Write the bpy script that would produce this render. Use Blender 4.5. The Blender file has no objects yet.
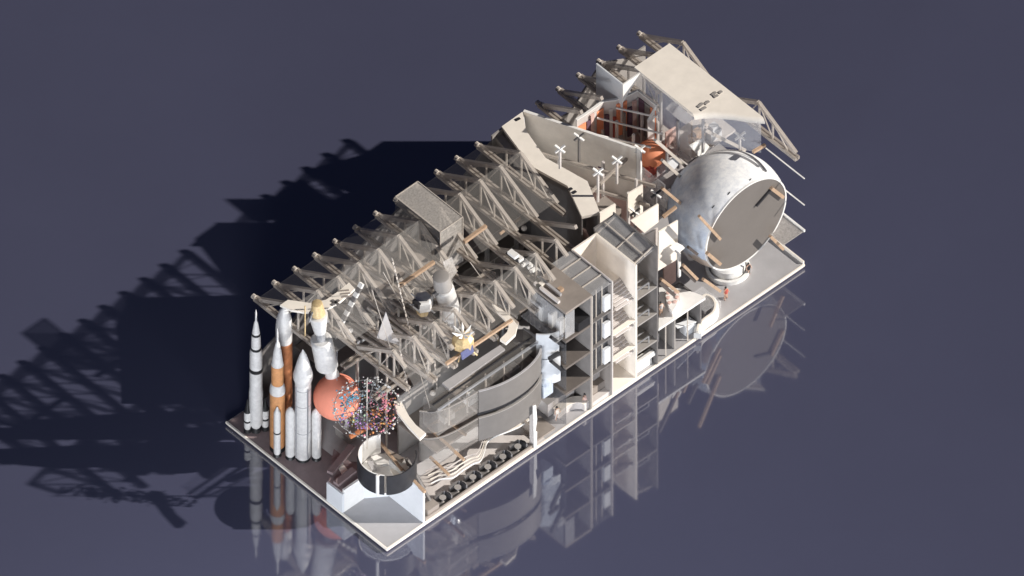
import bpy, bmesh, math, random
from mathutils import Vector
random.seed(7)
D = bpy.data
SC = bpy.context.scene
COL = SC.collection

# ------------------------------------------------------------------ camera frame
A, E = math.radians(42.9), math.radians(47.2)
CA, SA, CE, SE = math.cos(A), math.sin(A), math.cos(E), math.sin(E)
KX, KY, UX, UY, UZ = 10*CA, 10*SA, 10*SA*SE, 10*CA*SE, 10*CE   # 10 px per metre
def PZ(px, py, Z):            # measured point on a level of known height
    a = 549-py-UZ*Z; b = px-387
    Y = (a-UX*b/KX)/(UY+UX*KY/KX)
    return Vector(((b+KY*Y)/KX, Y, Z))
def PY(px, py, Y):            # measured point on a plane of known depth
    X = (px-387+KY*Y)/KX
    return Vector((X, Y, (549-py-UX*X-UY*Y)/UZ))
def PX(px, py, X):
    Y = (387+KX*X-px)/KY
    return Vector((X, Y, (549-py-UX*X-UY*Y)/UZ))

# ------------------------------------------------------------------ materials
M = {}
def mat(name, c, rough=.6, var=.12, scale=2.0, metal=0., alpha=1., spec=.4, bump=0.):
    m = D.materials.new(name); m.use_nodes = True
    nt = m.node_tree; b = nt.nodes['Principled BSDF']
    tc = nt.nodes.new('ShaderNodeTexCoord')
    nz = nt.nodes.new('ShaderNodeTexNoise'); nz.inputs['Scale'].default_value = scale; nz.inputs['Detail'].default_value = 8
    nz.inputs['Roughness'].default_value = .65
    nt.links.new(tc.outputs['Object'], nz.inputs['Vector'])
    r = nt.nodes.new('ShaderNodeValToRGB')
    e = r.color_ramp.elements
    e[0].position = .3; e[1].position = .7
    e[0].color = (c[0]*(1-var), c[1]*(1-var), c[2]*(1-var), 1)
    e[1].color = (min(1, c[0]*(1+var)), min(1, c[1]*(1+var)), min(1, c[2]*(1+var)), 1)
    nt.links.new(nz.outputs['Fac'], r.inputs['Fac'])
    nt.links.new(r.outputs['Color'], b.inputs['Base Color'])
    b.inputs['Roughness'].default_value = rough; b.inputs['Metallic'].default_value = metal
    b.inputs['Specular IOR Level'].default_value = spec
    b.inputs['Alpha'].default_value = alpha
    if bump:
        bp = nt.nodes.new('ShaderNodeBump'); bp.inputs['Strength'].default_value = bump; bp.inputs['Distance'].default_value = .05
        nt.links.new(nz.outputs['Fac'], bp.inputs['Height']); nt.links.new(bp.outputs['Normal'], b.inputs['Normal'])
    M[name] = m
    return m
mat('cream', (.88, .82, .74), .6, .06, .8)
mat('white', (.84, .83, .81), .5, .05, 1.2)
mat('coolwhite', (.70, .72, .75), .5, .04, 1.)
mat('plaster', (.86, .80, .72), .7, .08, .7)
mat('truss', (.50, .445, .395), .5, .1, 1.5, alpha=.6)
mat('rod', (.54, .49, .44), .45, .1, 3.)
mat('web', (.54, .49, .44), .45, .1, 3., alpha=.5)
mat('skin_glass', (.66, .63, .60), .14, .1, 1., alpha=.055, spec=.5)
mat('bandgrey', (.18, .168, .16), .5, .1, .5)
mat('bandglass', (.40, .37, .34), .2, .1, .6, alpha=.22)
mat('roomwall', (.27, .25, .24), .55, .12, .6)
mat('roomfloor', (.15, .13, .118), .5, .15, .8)
mat('timber', (.46, .325, .225), .55, .2, 4.)
mat('darktimber', (.09, .075, .07), .5, .2, 4.)
mat('slab', (.42, .41, .42), .5, .08, .5)
mat('hallslab', (.58, .57, .58), .5, .1, .5)
mat('lightslab', (.62, .58, .56), .55, .08, .6)
mat('mauve', (.24, .185, .19), .55, .15, .6)
mat('darkgrey', (.17, .16, .158), .6, .2, .6)
mat('charcoal', (.03, .03, .034), .5, .25, 1.)
mat('browngrey', (.30, .262, .235), .6, .12, .7)
mat('midgrey', (.33, .31, .295), .6, .08, .6)
mat('discgrey', (.165, .15, .14), .7, .05, .5)
mat('orange', (.97, .34, .18), .6, .12, 1.)
mat('coral', (.88, .31, .21), .7, .06, .9)
mat('rust', (.50, .20, .09), .55, .25, 2.)
mat('tank', (.62, .30, .13), .6, .18, 2.)
mat('rocketwhite', (.68, .67, .66), .4, .14, 2.)
mat('black', (.02, .02, .022), .45, .2, 2.)
mat('gold', (.84, .62, .34), .4, .25, 5., metal=.35)
mat('steel', (.55, .56, .58), .3, .12, 4., metal=.6)
mat('bluepanel', (.12, .13, .25), .3, .2, 6.)
mat('skyblue', (.50, .56, .65), .4, .1, 3.)
mat('violet', (.16, .09, .13), .6, .2, 3.)
mat('pink', (.72, .50, .45), .6, .1, 1.)
mat('red', (.55, .12, .09), .6, .15, 3.)
mat('skin', (.55, .36, .27), .6, .1, 5.)
mat('glass', (.62, .60, .58), .12, .08, 1., alpha=.085, spec=.5)
mat('smoked', (.13, .135, .15), .12, .1, 1., alpha=.36, spec=.6)
mat('fog', (.82, .82, .85), .4, .06, .8, alpha=.22)
mat('frost', (.80, .80, .82), .35, .1, 1.2, alpha=.22)
mat('roofglass', (.55, .52, .49), .25, .35, 5., alpha=.5)

def moon():
    m = mat('moon', (.8, .8, .8), .8)
    nt = m.node_tree; b = nt.nodes['Principled BSDF']
    tc = nt.nodes['Texture Coordinate']
    def noise(s, d, r, w=0):
        n = nt.nodes.new('ShaderNodeTexNoise'); n.inputs['Scale'].default_value = s; n.inputs['Detail'].default_value = d
        n.inputs['Roughness'].default_value = r; n.inputs['Distortion'].default_value = w
        nt.links.new(tc.outputs['Object'], n.inputs['Vector']); return n
    def ramp(src, p0, c0, p1, c1):
        r = nt.nodes.new('ShaderNodeValToRGB'); e = r.color_ramp.elements
        e[0].position, e[1].position = p0, p1; e[0].color, e[1].color = c0, c1
        nt.links.new(src, r.inputs['Fac']); return r
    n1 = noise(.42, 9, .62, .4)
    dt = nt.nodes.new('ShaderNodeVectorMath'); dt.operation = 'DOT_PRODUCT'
    nt.links.new(tc.outputs['Object'], dt.inputs[0]); dt.inputs[1].default_value = (.060, -.060, .075)  # painted shading: bluer on the shaded lower left, whiter towards the lit top
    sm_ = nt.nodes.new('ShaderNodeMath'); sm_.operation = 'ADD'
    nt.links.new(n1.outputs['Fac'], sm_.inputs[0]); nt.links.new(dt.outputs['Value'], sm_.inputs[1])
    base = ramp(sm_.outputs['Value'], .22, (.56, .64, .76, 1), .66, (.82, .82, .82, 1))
    n2 = noise(1.3, 8, .75, .3)
    mot = ramp(n2.outputs['Fac'], .36, (.66, .69, .75, 1), .6, (1, 1, 1, 1))
    mx = nt.nodes.new('ShaderNodeMixRGB'); mx.blend_type = 'MULTIPLY'; mx.inputs['Fac'].default_value = .8
    nt.links.new(base.outputs['Color'], mx.inputs['Color1']); nt.links.new(mot.outputs['Color'], mx.inputs['Color2'])
    # sandy lowland patch on the lower side
    vm = nt.nodes.new('ShaderNodeVectorMath'); vm.operation = 'DISTANCE'
    nt.links.new(tc.outputs['Object'], vm.inputs[0]); vm.inputs[1].default_value = (-5.0, -1.6, -2.9)
    n3 = noise(.9, 6, .6)
    ad = nt.nodes.new('ShaderNodeMath'); ad.operation = 'MULTIPLY_ADD'
    nt.links.new(n3.outputs['Fac'], ad.inputs[0]); ad.inputs[1].default_value = 3.2; nt.links.new(vm.outputs['Value'], ad.inputs[2])
    pr = ramp(ad.outputs['Value'], 0, (1, 1, 1, 1), 1, (0, 0, 0, 1))
    mr = nt.nodes.new('ShaderNodeMapRange'); mr.inputs['From Min'].default_value = 3.0; mr.inputs['From Max'].default_value = 3.5
    mr.inputs['To Min'].default_value = .85; mr.inputs['To Max'].default_value = 0
    nt.links.new(ad.outputs['Value'], mr.inputs['Value']); nt.nodes.remove(pr)
    m2 = nt.nodes.new('ShaderNodeMixRGB'); nt.links.new(mr.outputs['Result'], m2.inputs['Fac'])
    nt.links.new(mx.outputs['Color'], m2.inputs['Color1']); m2.inputs['Color2'].default_value = (.46, .36, .27, 1)
    nt.links.new(m2.outputs['Color'], b.inputs['Base Color'])
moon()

def floor_mat():
    m = mat('polished', (.071, .0745, .124), .05, .03, .05)
    b = m.node_tree.nodes['Principled BSDF']
    b.inputs['IOR'].default_value = 2.4; b.inputs['Specular IOR Level'].default_value = .5
    b.inputs['Roughness'].default_value = .05
floor_mat()

# ------------------------------------------------------------------ mesh builder
class MB:
    def __init__(s): s.v = []; s.f = []
    def add(s, vs, fs):
        n = len(s.v); s.v += [tuple(v) for v in vs]; s.f += [tuple(i+n for i in f) for f in fs]; return s
    def box(s, x0, x1, y0, y1, z0, z1):
        return s.add([(x, y, z) for z in (z0, z1) for y in (y0, y1) for x in (x0, x1)],
                     [(0,2,3,1),(4,5,7,6),(0,1,5,4),(2,6,7,3),(0,4,6,2),(1,3,7,5)])
    def bar(s, p, q, w, h=None, up=(0,0,1)):
        h = h or w; p = Vector(p); q = Vector(q); d = (q-p).normalized(); u = Vector(up)
        if abs(d.dot(u)) > .98: u = Vector((0,1,0))
        sd = d.cross(u).normalized(); u = sd.cross(d).normalized()
        vs = [c+sd*a*w/2+u*b*h/2 for c in (p, q) for a, b in ((-1,-1),(1,-1),(1,1),(-1,1))]
        return s.add(vs, [(0,1,2,3),(7,6,5,4),(0,4,5,1),(1,5,6,2),(2,6,7,3),(3,7,4,0)])
    def tube(s, pts, r, n=8):
        pts = [Vector(p) for p in pts]; rs = r if isinstance(r, (list, tuple)) else [r]*len(pts); k = len(s.v)
        for i, p in enumerate(pts):
            d = (pts[min(i+1, len(pts)-1)]-pts[max(i-1, 0)]).normalized()
            u = Vector((0,0,1)) if abs(d.z) < .95 else Vector((0,1,0))
            a = d.cross(u).normalized(); b = a.cross(d)
            for j in range(n):
                t = 2*math.pi*j/n; s.v.append(tuple(p+(a*math.cos(t)+b*math.sin(t))*rs[i]))
        for i in range(len(pts)-1):
            for j in range(n):
                s.f.append((k+i*n+j, k+i*n+(j+1) % n, k+(i+1)*n+(j+1) % n, k+(i+1)*n+j))
        s.f.append(tuple(k+j for j in reversed(range(n)))); s.f.append(tuple(k+(len(pts)-1)*n+j for j in range(n)))
        return s
    def lathe(s, prof, c=(0,0,0), axis=(0,0,1), n=24):
        ax = Vector(axis).normalized(); c = Vector(c)
        u = Vector((1,0,0)) if abs(ax.x) < .9 else Vector((0,1,0))
        a = ax.cross(u).normalized(); b = ax.cross(a); k = len(s.v)
        for r, z in prof:
            for j in range(n):
                t = 2*math.pi*j/n; s.v.append(tuple(c+ax*z+(a*math.cos(t)+b*math.sin(t))*max(r, .002)))
        for i in range(len(prof)-1):
            for j in range(n):
                s.f.append((k+i*n+j, k+i*n+(j+1) % n, k+(i+1)*n+(j+1) % n, k+(i+1)*n+j))
        s.f.append(tuple(k+j for j in reversed(range(n)))); s.f.append(tuple(k+(len(prof)-1)*n+j for j in range(n)))
        return s
    def prism(s, poly, z0, z1):
        n = len(poly)
        return s.add([(p[0], p[1], z0) for p in poly]+[(p[0], p[1], z1) for p in poly],
                     [tuple(reversed(range(n))), tuple(range(n, 2*n))]+[(i, (i+1) % n, n+(i+1) % n, n+i) for i in range(n)])
    def slabpoly(s, pts, off):                       # any planar polygon thickened by a vector
        n = len(pts); o = Vector(off); pts = [Vector(p) for p in pts]
        return s.add(pts+[p+o for p in pts], [tuple(reversed(range(n))), tuple(range(n, 2*n))]+[(i, (i+1) % n, n+(i+1) % n, n+i) for i in range(n)])
    def ribbon(s, plan, t, z0, z1):                  # upright wall of thickness t along a plan line
        L = []; R = []; n = len(plan)
        for i, p in enumerate(plan):
            a = Vector(plan[max(i-1, 0)][:2]); b = Vector(plan[min(i+1, n-1)][:2]); d = (b-a).normalized(); nn = Vector((-d.y, d.x))
            L.append(Vector(p[:2])+nn*t/2); R.append(Vector(p[:2])-nn*t/2)
        k = len(s.v)
        for l, r in zip(L, R):
            s.v += [(l.x,l.y,z0), (r.x,r.y,z0), (r.x,r.y,z1), (l.x,l.y,z1)]
        for i in range(n-1):
            a = k+4*i; b = a+4
            s.f += [(a+j, a+(j+1) % 4, b+(j+1) % 4, b+j) for j in range(4)]
        s.f += [(k+3,k+2,k+1,k), (k+4*n-4, k+4*n-3, k+4*n-2, k+4*n-1)]
        return s
    def ball(s, c, r, n=12, sq=(1,1,1)):
        prof = [(math.sin(math.pi*i/n), -math.cos(math.pi*i/n)) for i in range(n+1)]
        k = len(s.v); s.lathe(prof, (0,0,0), (0,0,1), n*2)
        s.v[k:] = [(c[0]+x*r*sq[0], c[1]+y*r*sq[1], c[2]+z*r*sq[2]) for x, y, z in s.v[k:]]
        return s
    def build(s, name, material, parent=None, smooth=False, loc=None):
        me = D.meshes.new(name); me.from_pydata(s.v, [], s.f)
        bm = bmesh.new(); bm.from_mesh(me); bmesh.ops.recalc_face_normals(bm, faces=bm.faces); bm.to_mesh(me); bm.free()
        if smooth:
            for p in me.polygons: p.use_smooth = True
            me.set_sharp_from_angle(angle=math.radians(35))
        me.materials.append(M[material] if isinstance(material, str) else material)
        o = D.objects.new(name, me); COL.objects.link(o)
        if parent: 
            o.parent = parent
            o.matrix_parent_inverse = parent_inv(parent)
        return o
def parent_inv(p):
    from mathutils import Matrix
    return Matrix.Translation(-p.location) if p.parent is None else Matrix.Identity(4)
def tag(o, label, cat, group=None, kind=None):
    if label: o['label'] = label
    if cat: o['category'] = cat
    if group: o['group'] = group
    if kind: o['kind'] = kind
    return o
def thing(name, label, cat, loc=(0,0,0), group=None):
    o = D.objects.new(name, None); COL.objects.link(o); o.location = loc; o.empty_display_size = .3
    return tag(o, label, cat, group)
def struct(o):
    o['kind'] = 'structure'; return o
def copy_thing(src, loc, label):
    r = src.copy(); COL.objects.link(r); r.location = loc; r['label'] = label
    for ch in src.children:
        c = ch.copy(); COL.objects.link(c); c.parent = r; c.matrix_parent_inverse = ch.matrix_parent_inverse.copy()
        for g in ch.children:
            d = g.copy(); COL.objects.link(d); d.parent = c; d.matrix_parent_inverse = g.matrix_parent_inverse.copy()
    return r
ORD = ['first','second','third','fourth','fifth','sixth','seventh','eighth','ninth','tenth','eleventh','twelfth']
L1, L2, L3, TOP = 4.9, 8.7, 12.6, 16.8

# ------------------------------------------------------------------ the setting
GZ = -.5
struct(MB().add([(-400,-400,GZ),(500,-400,GZ),(500,500,GZ),(-400,500,GZ)], [(0,1,2,3)]).build('ground', 'polished'))
pl = MB().box(0, 57, 0, 23.6, -.34, 0).build('platform', 'slab'); struct(pl)
rim = MB()
rim.box(.12, 57, -.06, .12, -.2, .06).box(-.06, .12, -.06, 23.66, -.2, .06).box(56.9, 57.08, .12, 23.6, -.2, .35)
rim.build('platform_rim', 'cream', pl)
MB().box(.1, 56.9, .1, 23.5, -.497, -.34).build('platform_plinth', 'mauve', pl)
# dark floor of the left hall, paler floor of the front strip
struct(MB().prism([(.14,6.9),(3.2,6.7),(5.2,5.6),(6.4,6),(6.6,10),(4.6,12),(4.5,23.5),(.14,23.5)], .004, .03).build('hall_floor', 'mauve')); struct(MB().prism([(4.65,12.05),(6.65,10.02),(6.5,5.0),(28,5.4),(36.9,6.6),(36.9,23.3),(4.6,23.3)], .004, .028).build('hall_floor', 'hallslab'))
ff = MB().box(5.4, 21.8, .14, 4.9, .004, .02).build('dining_floor', 'lightslab'); struct(ff)

# ------------------------------------------------------------------ roof trusses
NT = 20
TX = [4.05+2.77*k for k in range(NT)]
def hump(m, rods, x, ys, yp, ye, zs=15.55, zp=19., ze=15.9, cut=None):
    P0, P1, P2 = Vector((x, ys, zs)), Vector((x, yp, zp)), Vector((x, ye, ze))
    m.bar(P0, P1, .34, .42); 
    q2 = P2
    if cut is not None and cut > ye:
        if cut < yp: q2 = P1.lerp(P2, (yp-cut)/(yp-ye))
        else: return
    m.bar(P1, q2, .34, .42)
    zb = 15.3
    def post(y):
        if cut is not None and y < cut: return
        z = zs+(zp-zs)*(ys-y)/(ys-yp) if y > yp else zp+(ze-zp)*(yp-y)/(yp-ye)
        rods.bar((x, y, zb), (x, y, z), .17, .17); return z
    ya, yb = ys-(ys-yp)*.62, yp-(yp-ye)*.38
    za = post(ya); post(yp-.1); zb2 = post(yb)
    for a, b in (((ys-1, zb), (ya, zs+(zp-zs)*.62)), ((ya, zb), (yp, zp)), ((yb, zb), (yp, zp)), ((ye+1.2, zb), (yb, zp+(ze-zp)*.38))):
        if cut is not None and min(a[0], b[0]) < cut: continue
        rods.bar((x, a[0], a[1]), (x, b[0], b[1]), .11, .11)
def truss(k, humps, yend, hc=None):
    x = TX[k]
    nm = ['leftmost roof truss, its tip beside the slender banded rocket', 'rightmost roof truss, running out past the white roof over the cut sphere'][k == NT-1] if k in (0, NT-1) else \
         (f'{ORD[k]} roof truss from the rocket end of the long glass hall' if k < 12 else
          f'truncated roof truss behind the back rooms, {ORD[NT-1-k]} inward from the far right roof end')
    t = thing('roof_truss', nm, 'roof truss', (x, 23.9, 15.2), 'roof trusses in a row along the museum hall')
    m = MB(); b = MB(); r = MB(); r2 = MB(); c = MB()
    for s in (-.2, .2):
        b.bar((x+s, 23.7, 15.22), (x+s, yend, 15.22), .22, .42)
    b.bar((x, 23.7, 15.02), (x, yend, 15.02), .3, .1)
    c.lathe([(.18, 0), (.28, .03), (.28, .42), (.22, .46)], (x, 24.1, 15.25), (0, -1, 0), 10)
    if humps & 1: hump(m, r, x, 23.0, 17.5, 12.1, cut=hc or yend)
    if humps & 2: hump(m, r2, x, 11.6, 6.4, .9, cut=hc or yend)
    b.build('bottom_chord', 'truss', t); c.build('end_cap', 'rod', t, True)
    if m.v: m.build('top_chord', 'truss', t)
    if r.v: r.build('web_rods', 'web', t)
    if r2.v: r2.build('web_rods', 'web', t)
for k in range(NT):
    if k in (12, 13): continue
    if k == 0: truss(k, 1, 14.3, 16.8)
    elif k == 1: truss(k, 3, 4.2, 4.6)
    elif k <= 8: truss(k, 3, 3.2, 3.6)
    elif k == 9: truss(k, 3, 4.4, 4.7)
    elif k == 10: truss(k, 3, 6.4)
    elif k == 11: truss(k, 1, 11)
    elif k in (12, 13, 14, 15, 16): truss(k, 1, 18.9)
    elif k in (17, 18): truss(k, 1, 15.)
    else: truss(k, 3, .7)

for i, (xa, ya, xb, yb, z, mm, lb) in enumerate((
    (10.4, 17, 11.6, 5.4, 12.0, 'truss', 'brown service bridge beam crossing behind the bead chains'),
    (13.4, 17, 13.9, 5.6, 12.4, 'rod', 'paler service bridge beam under the box satellite'),
    (16.2, 17, 17.4, 5.6, 11.6, 'truss', 'brown service bridge beam under the white cylinder spacecraft'),
    (19.2, 17, 19.9, 6.0, 12.2, 'truss', 'brown service bridge beam right of the gold lander'),
    (22.2, 17, 22.9, 5.8, 12.4, 'rod', 'paler service bridge beam left of the frosted box'),
    (6.6, 13.6, 26.5, 12.9, 11.2, 'truss', 'long brown service beam running the length of the hall'),
    (6.4, 8.8, 23.8, 9.4, 10.6, 'truss', 'long brown service beam in front of the hall plinths'))):
    t = thing('service_beam', lb, 'beam', ((xa+xb)/2, (ya+yb)/2, z), 'service beams low under the hall roof')
    d = Vector((xb-xa, yb-ya, 0)).normalized(); nn = Vector((-d.y, d.x, 0))*.28
    a, b = Vector((xa, ya, z)), Vector((xb, yb, z))
    MB().bar(a+nn, b+nn, .18, .4).build('rail', mm, t); MB().bar(a-nn, b-nn, .18, .4).build('rail', mm, t)
    MB().bar(a-Vector((0,0,.05)), b-Vector((0,0,.05)), .4, .06).build('tread', 'browngrey', t)
    for q in range(2):
        p = a.lerp(b, .1+.35*q); MB().bar(p+Vector((0,0,-.23)), p+Vector((0,0,-z+.05)), .16).build('post', 'rod', t)
# glass over the left hall
def hump_panel(x0, x1, ys, yp, ye, dz=.34):
    m = MB()
    for a, b in (((ys, 15.55), (yp, 19.)), ((yp, 19.), (ye, 15.9))):
        m.slabpoly([(x0, a[0], a[1]+dz), (x1, a[0], a[1]+dz), (x1, b[0], b[1]+dz), (x0, b[0], b[1]+dz)], (0, 0, .05))
    return m
for i, (x0, x1, nm) in enumerate(((TX[0], TX[3], 'clear sloping roof glazing over the rocket end of the hall'),
                                  (TX[3]+.1, TX[6], 'clear sloping roof glazing between rocket end and grey rooflight box'))):
    t = thing('roof_glazing', nm, 'glazing', (x0, 12, 15.5))
    hump_panel(x0, x1, 23., 17.5, 12.1).build('pane', 'glass', t)
t = thing('roof_glazing', 'faint clear roof skin between the rooflight box and the zigzag roof strip', 'glazing', (28, 17, 15.5))
hump_panel(TX[7]+.8, TX[11], 23., 17.5, 12.1).build('pane', 'skin_glass', t)
t = thing('roof_glazing', 'faint clear roof skin over the front half of the hall', 'glazing', (18, 7, 15.5))
hump_panel(TX[1], TX[8], 11.6, 6.4, 3.4).build('pane', 'skin_glass', t)
t = thing('rooflight_box', 'translucent grey rooflight box standing over the middle trusses', 'rooflight', (22.4, 18, 15.4))
x0, x1, y0, y1, z0, z1 = 20.95, 24.0, 14.7, 21.3, 15.5, 19.6
MB().box(x0, x1, y0, y1, z1-.06, z1).build('top_pane', 'roofglass', t)
MB().box(x0, x0+.05, y0, y1, z0, z1-.07).build('side_pane', 'smoked', t)
MB().box(x0+.06, x1, y0, y0+.05, z0-2.4, z1-.07).build('front_pane', 'roofglass', t)
f = MB()
for a, b in (((x0,y0,z1),(x1,y0,z1)), ((x0,y0,z1),(x0,y1,z1)), ((x1,y0,z1),(x1,y1,z1)), ((x0,y1,z1),(x1,y1,z1)), ((x0,y0,z0-2.4),(x0,y0,z1)), ((x1,y0,z0-2.4),(x1,y0,z1))):
    f.bar(a, b, .09, .09)
f.build('frame', 'rod', t)

# back wall of the hall, lower towards the rockets; top line shaped for its ground shadow
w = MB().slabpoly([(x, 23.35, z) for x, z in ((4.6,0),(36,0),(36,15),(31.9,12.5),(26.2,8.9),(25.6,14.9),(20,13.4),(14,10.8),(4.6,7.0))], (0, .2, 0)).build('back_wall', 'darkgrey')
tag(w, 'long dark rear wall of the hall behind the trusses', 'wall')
w = MB().slabpoly([(x, 23.35, z) for x, z in ((36.1,0),(57,0),(57,13.6),(54.4,13.6),(51,15.6),(46.8,11.4),(45,11.6),(40,13.4),(38,15.9),(36.1,15.7))], (0, .2, 0)).build('back_wall', 'midgrey')  # added wall, jagged top set to cast the outline of the ground shadow
tag(w, 'added grey rear wall shaped for the ground shadow, behind the orange room and the white roof', 'wall')
# dark inner galleries under the trusses
g = thing('rear_gallery', 'dark gallery floors on posts along the rear of the hall', 'gallery', (16, 19, 0))
for z in (L1, L2): MB().box(9 if z == L1 else 14, 35, 17.5, 23.2, z-.3, z).build('deck', 'browngrey', g)
pm = None
for x in (10, 15, 20, 25, 30, 34):
    MB().box(x, x+.35, 17.6, 17.95, .03, L2-.3 if x > 14 else L1-.3).build('post', 'midgrey', g)
r = MB()
for z in (L1, L2):
    xs = 9 if z == L1 else 14
    r.bar((xs, 17.6, z+1), (35, 17.6, z+1), .07); 
    for x in range(xs, 36, 2): r.bar((x, 17.6, z), (x, 17.6, z+1), .05)
r.build('railing', 'rod', g)
# exhibition plinths on the hall floor
for i, (x, y, lx, ly, h, mm, lb) in enumerate((
    (8.5, 14, 3.2, 2, 1.1, 'midgrey', 'low grey display plinth nearest the coral globe'),
    (13.5, 12, 4, 2.2, .9, 'browngrey', 'long brown display plinth under the middle trusses'),
    (18.5, 14.5, 2.6, 2.6, 1.4, 'lightslab', 'square pale display plinth deep in the hall'),
    (21.5, 9.5, 4.2, 2., 1., 'midgrey', 'long grey display plinth behind the curved balcony'),
    (26.5, 12.5, 3., 3.4, 1.2, 'browngrey', 'broad brown display plinth by the far end of the hall'),
    (31, 15, 3., 2.6, 1.3, 'midgrey', 'grey display plinth in the dark end by the canyon wall'))):
    t = thing('display_plinth', lb, 'plinth', (x, y, 0), 'display plinths on the hall floor')
    MB().box(x-lx/2, x+lx/2, y-ly/2, y+ly/2, .03, h).build('base', mm, t)
    MB().box(x-lx/2-.15, x+lx/2+.15, y-ly/2-.15, y+ly/2+.15, h, h+.12).build('top', 'lightslab', t)
    for q in range(3):
        MB().lathe([(.25, 0), (.32, .3), (.15, .9), (.3, 1.1), (.05, 1.5)], (x-lx*.3+q*lx*.3, y, h+.12), n=10).build('model', ['white', 'gold', 'steel'][q], t, True)

# ------------------------------------------------------------------ rockets
def rocket(name, label, px, py, prof, bands, group='rocket models on the dark platform end', n=20):
    c = PZ(px, py, .03); t = thing(name, label, 'rocket', c, group)
    return t, c
t, c = rocket('slender_rocket', 'slender white rocket with dark rings and a needle tip, nearest the platform corner', 256, 430, None, None)
H = 17.6
MB().lathe([(.45,.6),(.72,1.2),(.72,5.6),(.66,6.3),(.66,8.9)], c, n=20).build('first_stage', 'rocketwhite', t, True)
MB().lathe([(.67,8.8),(.67,9.3)], c, n=20).build('ring', 'black', t, True)
MB().lathe([(.66,9.16),(.64,11.6),(.5,12.1)], c, n=20).build('second_stage', 'rocketwhite', t, True)
MB().lathe([(.54,11.9),(.56,12.25)], c, n=20).build('ring', 'black', t, True)
MB().lathe([(.5,12.26),(.47,13.9),(.44,14)], c, n=20).build('third_stage', 'rocketwhite', t, True)
MB().lathe([(.45,14.01),(.42,14.3)], c, n=20).build('ring', 'black', t, True)
MB().lathe([(.42,14.31),(.2,15.9),(.1,16.1),(.09,17.2),(.02,17.7)], c, n=16).build('nose', 'rocketwhite', t, True)
MB().lathe([(.28,.0),(.55,.0),(.4,.6)], c, n=16).build('engine_bell', 'black', t, True)
for dx, dy in ((-.75, .45), (.75, -.55)):
    bc = c+Vector((dx, dy, 0))
    b = MB().lathe([(.3,.5),(.36,.7),(.36,2.9)], bc, n=14).build('strap_on_booster', 'rocketwhite', t, True)
    MB().lathe([(.36,2.91),(.22,3.6),(.04,4.7)], bc, n=14).build('booster_nose', 'black', b, True)
    MB().lathe([(.34,0),(.38,0),(.3,.5)], bc, n=14).build('nozzle', 'black', b, True)
    MB().lathe([(.37,1.5),(.37,1.75)], bc, n=14).build('ring', 'black', b, True)

t, c = rocket('orange_rocket', 'orange-bodied rocket with white collar and pointed white top', 277.5, 448, None, None)
MB().lathe([(.6,.3),(.78,.6),(.78,8.3)], c, n=22).build('core_stage', 'tank', t, True)
MB().lathe([(.80,8.31),(.78,8.9),(.64,9.6)], c, n=22).build('collar', 'rocketwhite', t, True)
MB().lathe([(.62,9.61),(.64,12.3)], c, n=22).build('upper_stage', 'tank', t, True)
MB().lathe([(.64,12.31),(.56,12.8),(.40,14.4),(.2,15.4)], c, n=22).build('fairing', 'rocketwhite', t, True)
MB().lathe([(.22,15.41),(.1,15.7),(.09,17.0),(.02,17.6)], c, n=12).build('escape_tower', 'rocketwhite', t, True)
MB().lathe([(.5,0),(.8,0),(.6,.3)], c, n=16).build('engine_bell', 'black', t, True)
for sx, sy in ((-.75, -.75), (.75, .75)):
    bc = c+Vector((sx*.9, sy*.9, 0))
    b = MB().lathe([(.32,.3),(.36,.5),(.36,6.2),(.05,7.1)], bc, n=14).build('side_booster', 'rocketwhite', t, True)
    MB().lathe([(.4,0),(.44,0),(.3,.3)], bc, n=14).build('nozzle', 'black', b, True)
    MB().lathe([(.37,3.3),(.37,3.5)], bc, n=14).build('ring', 'black', b, True)

t, c = rocket('blunt_rocket', 'tall rocket with rounded white nose and rust body, behind the orange rocket', 284, 430, None, None)
MB().lathe([(.7,.4),(.85,.6),(.85,13.2)], c, n=20).build('body', 'rust', t, True)
MB().lathe([(.85,13.21),(.86,15.2),(.75,16.6),(.45,17.6),(.02,18.1)], c, n=20).build('nose', 'rocketwhite', t, True)
MB().lathe([(.5,0),(.7,0),(.5,.4)], c, n=14).build('engine_bell', 'black', t, True)

t, c = rocket('heavy_rocket', 'thick pale rocket with bulged pointed nose and round-headed side boosters', 303, 458, None, None)
MB().lathe([(.7,.3),(.82,.5),(.82,11.2)], c, n=22).build('core_stage', 'rocketwhite', t, True)
MB().lathe([(.82,11.21),(1.0,11.9),(1.0,12.4)], c, n=22).build('collar', 'rocketwhite', t, True)
MB().lathe([(1.0,12.41),(.8,13.3),(.62,14.2),(.35,15.2),(.02,16.0)], c, n=22).build('nose', 'rocketwhite', t, True)
for dx, dy in ((-.82,.12),(-.12,-.82)): MB().tube([c+Vector((dx,dy,.6)), c+Vector((dx,dy,10.9))], .09, 8).build('feed_line', 'steel', t, True)
for z in (4.2, 8.1, 10.4): MB().lathe([(.825,z),(.835,z+.03),(.835,z+.1),(.825,z+.13)], c, n=22).build('joint_ring', 'slab', t, True)
MB().lathe([(.5,0),(.75,0),(.5,.3)], c, n=14).build('engine_bell', 'black', t, True)
for sx, sy, h in ((-.85, .95, 6.4), (.95, -.95, 6.4), (.85, .85, 9.0)):
    bc = c+Vector((sx, sy, 0))
    b = MB().lathe([(.38,.3),(.5,.5),(.5,h),(.42,h+.5),(.2,h+.85),(.02,h+.95)], bc, n=16).build('side_booster', 'rocketwhite', t, True)
    MB().lathe([(.36,0),(.5,0),(.35,.3)], bc, n=14).build('nozzle', 'black', b, True)

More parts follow.
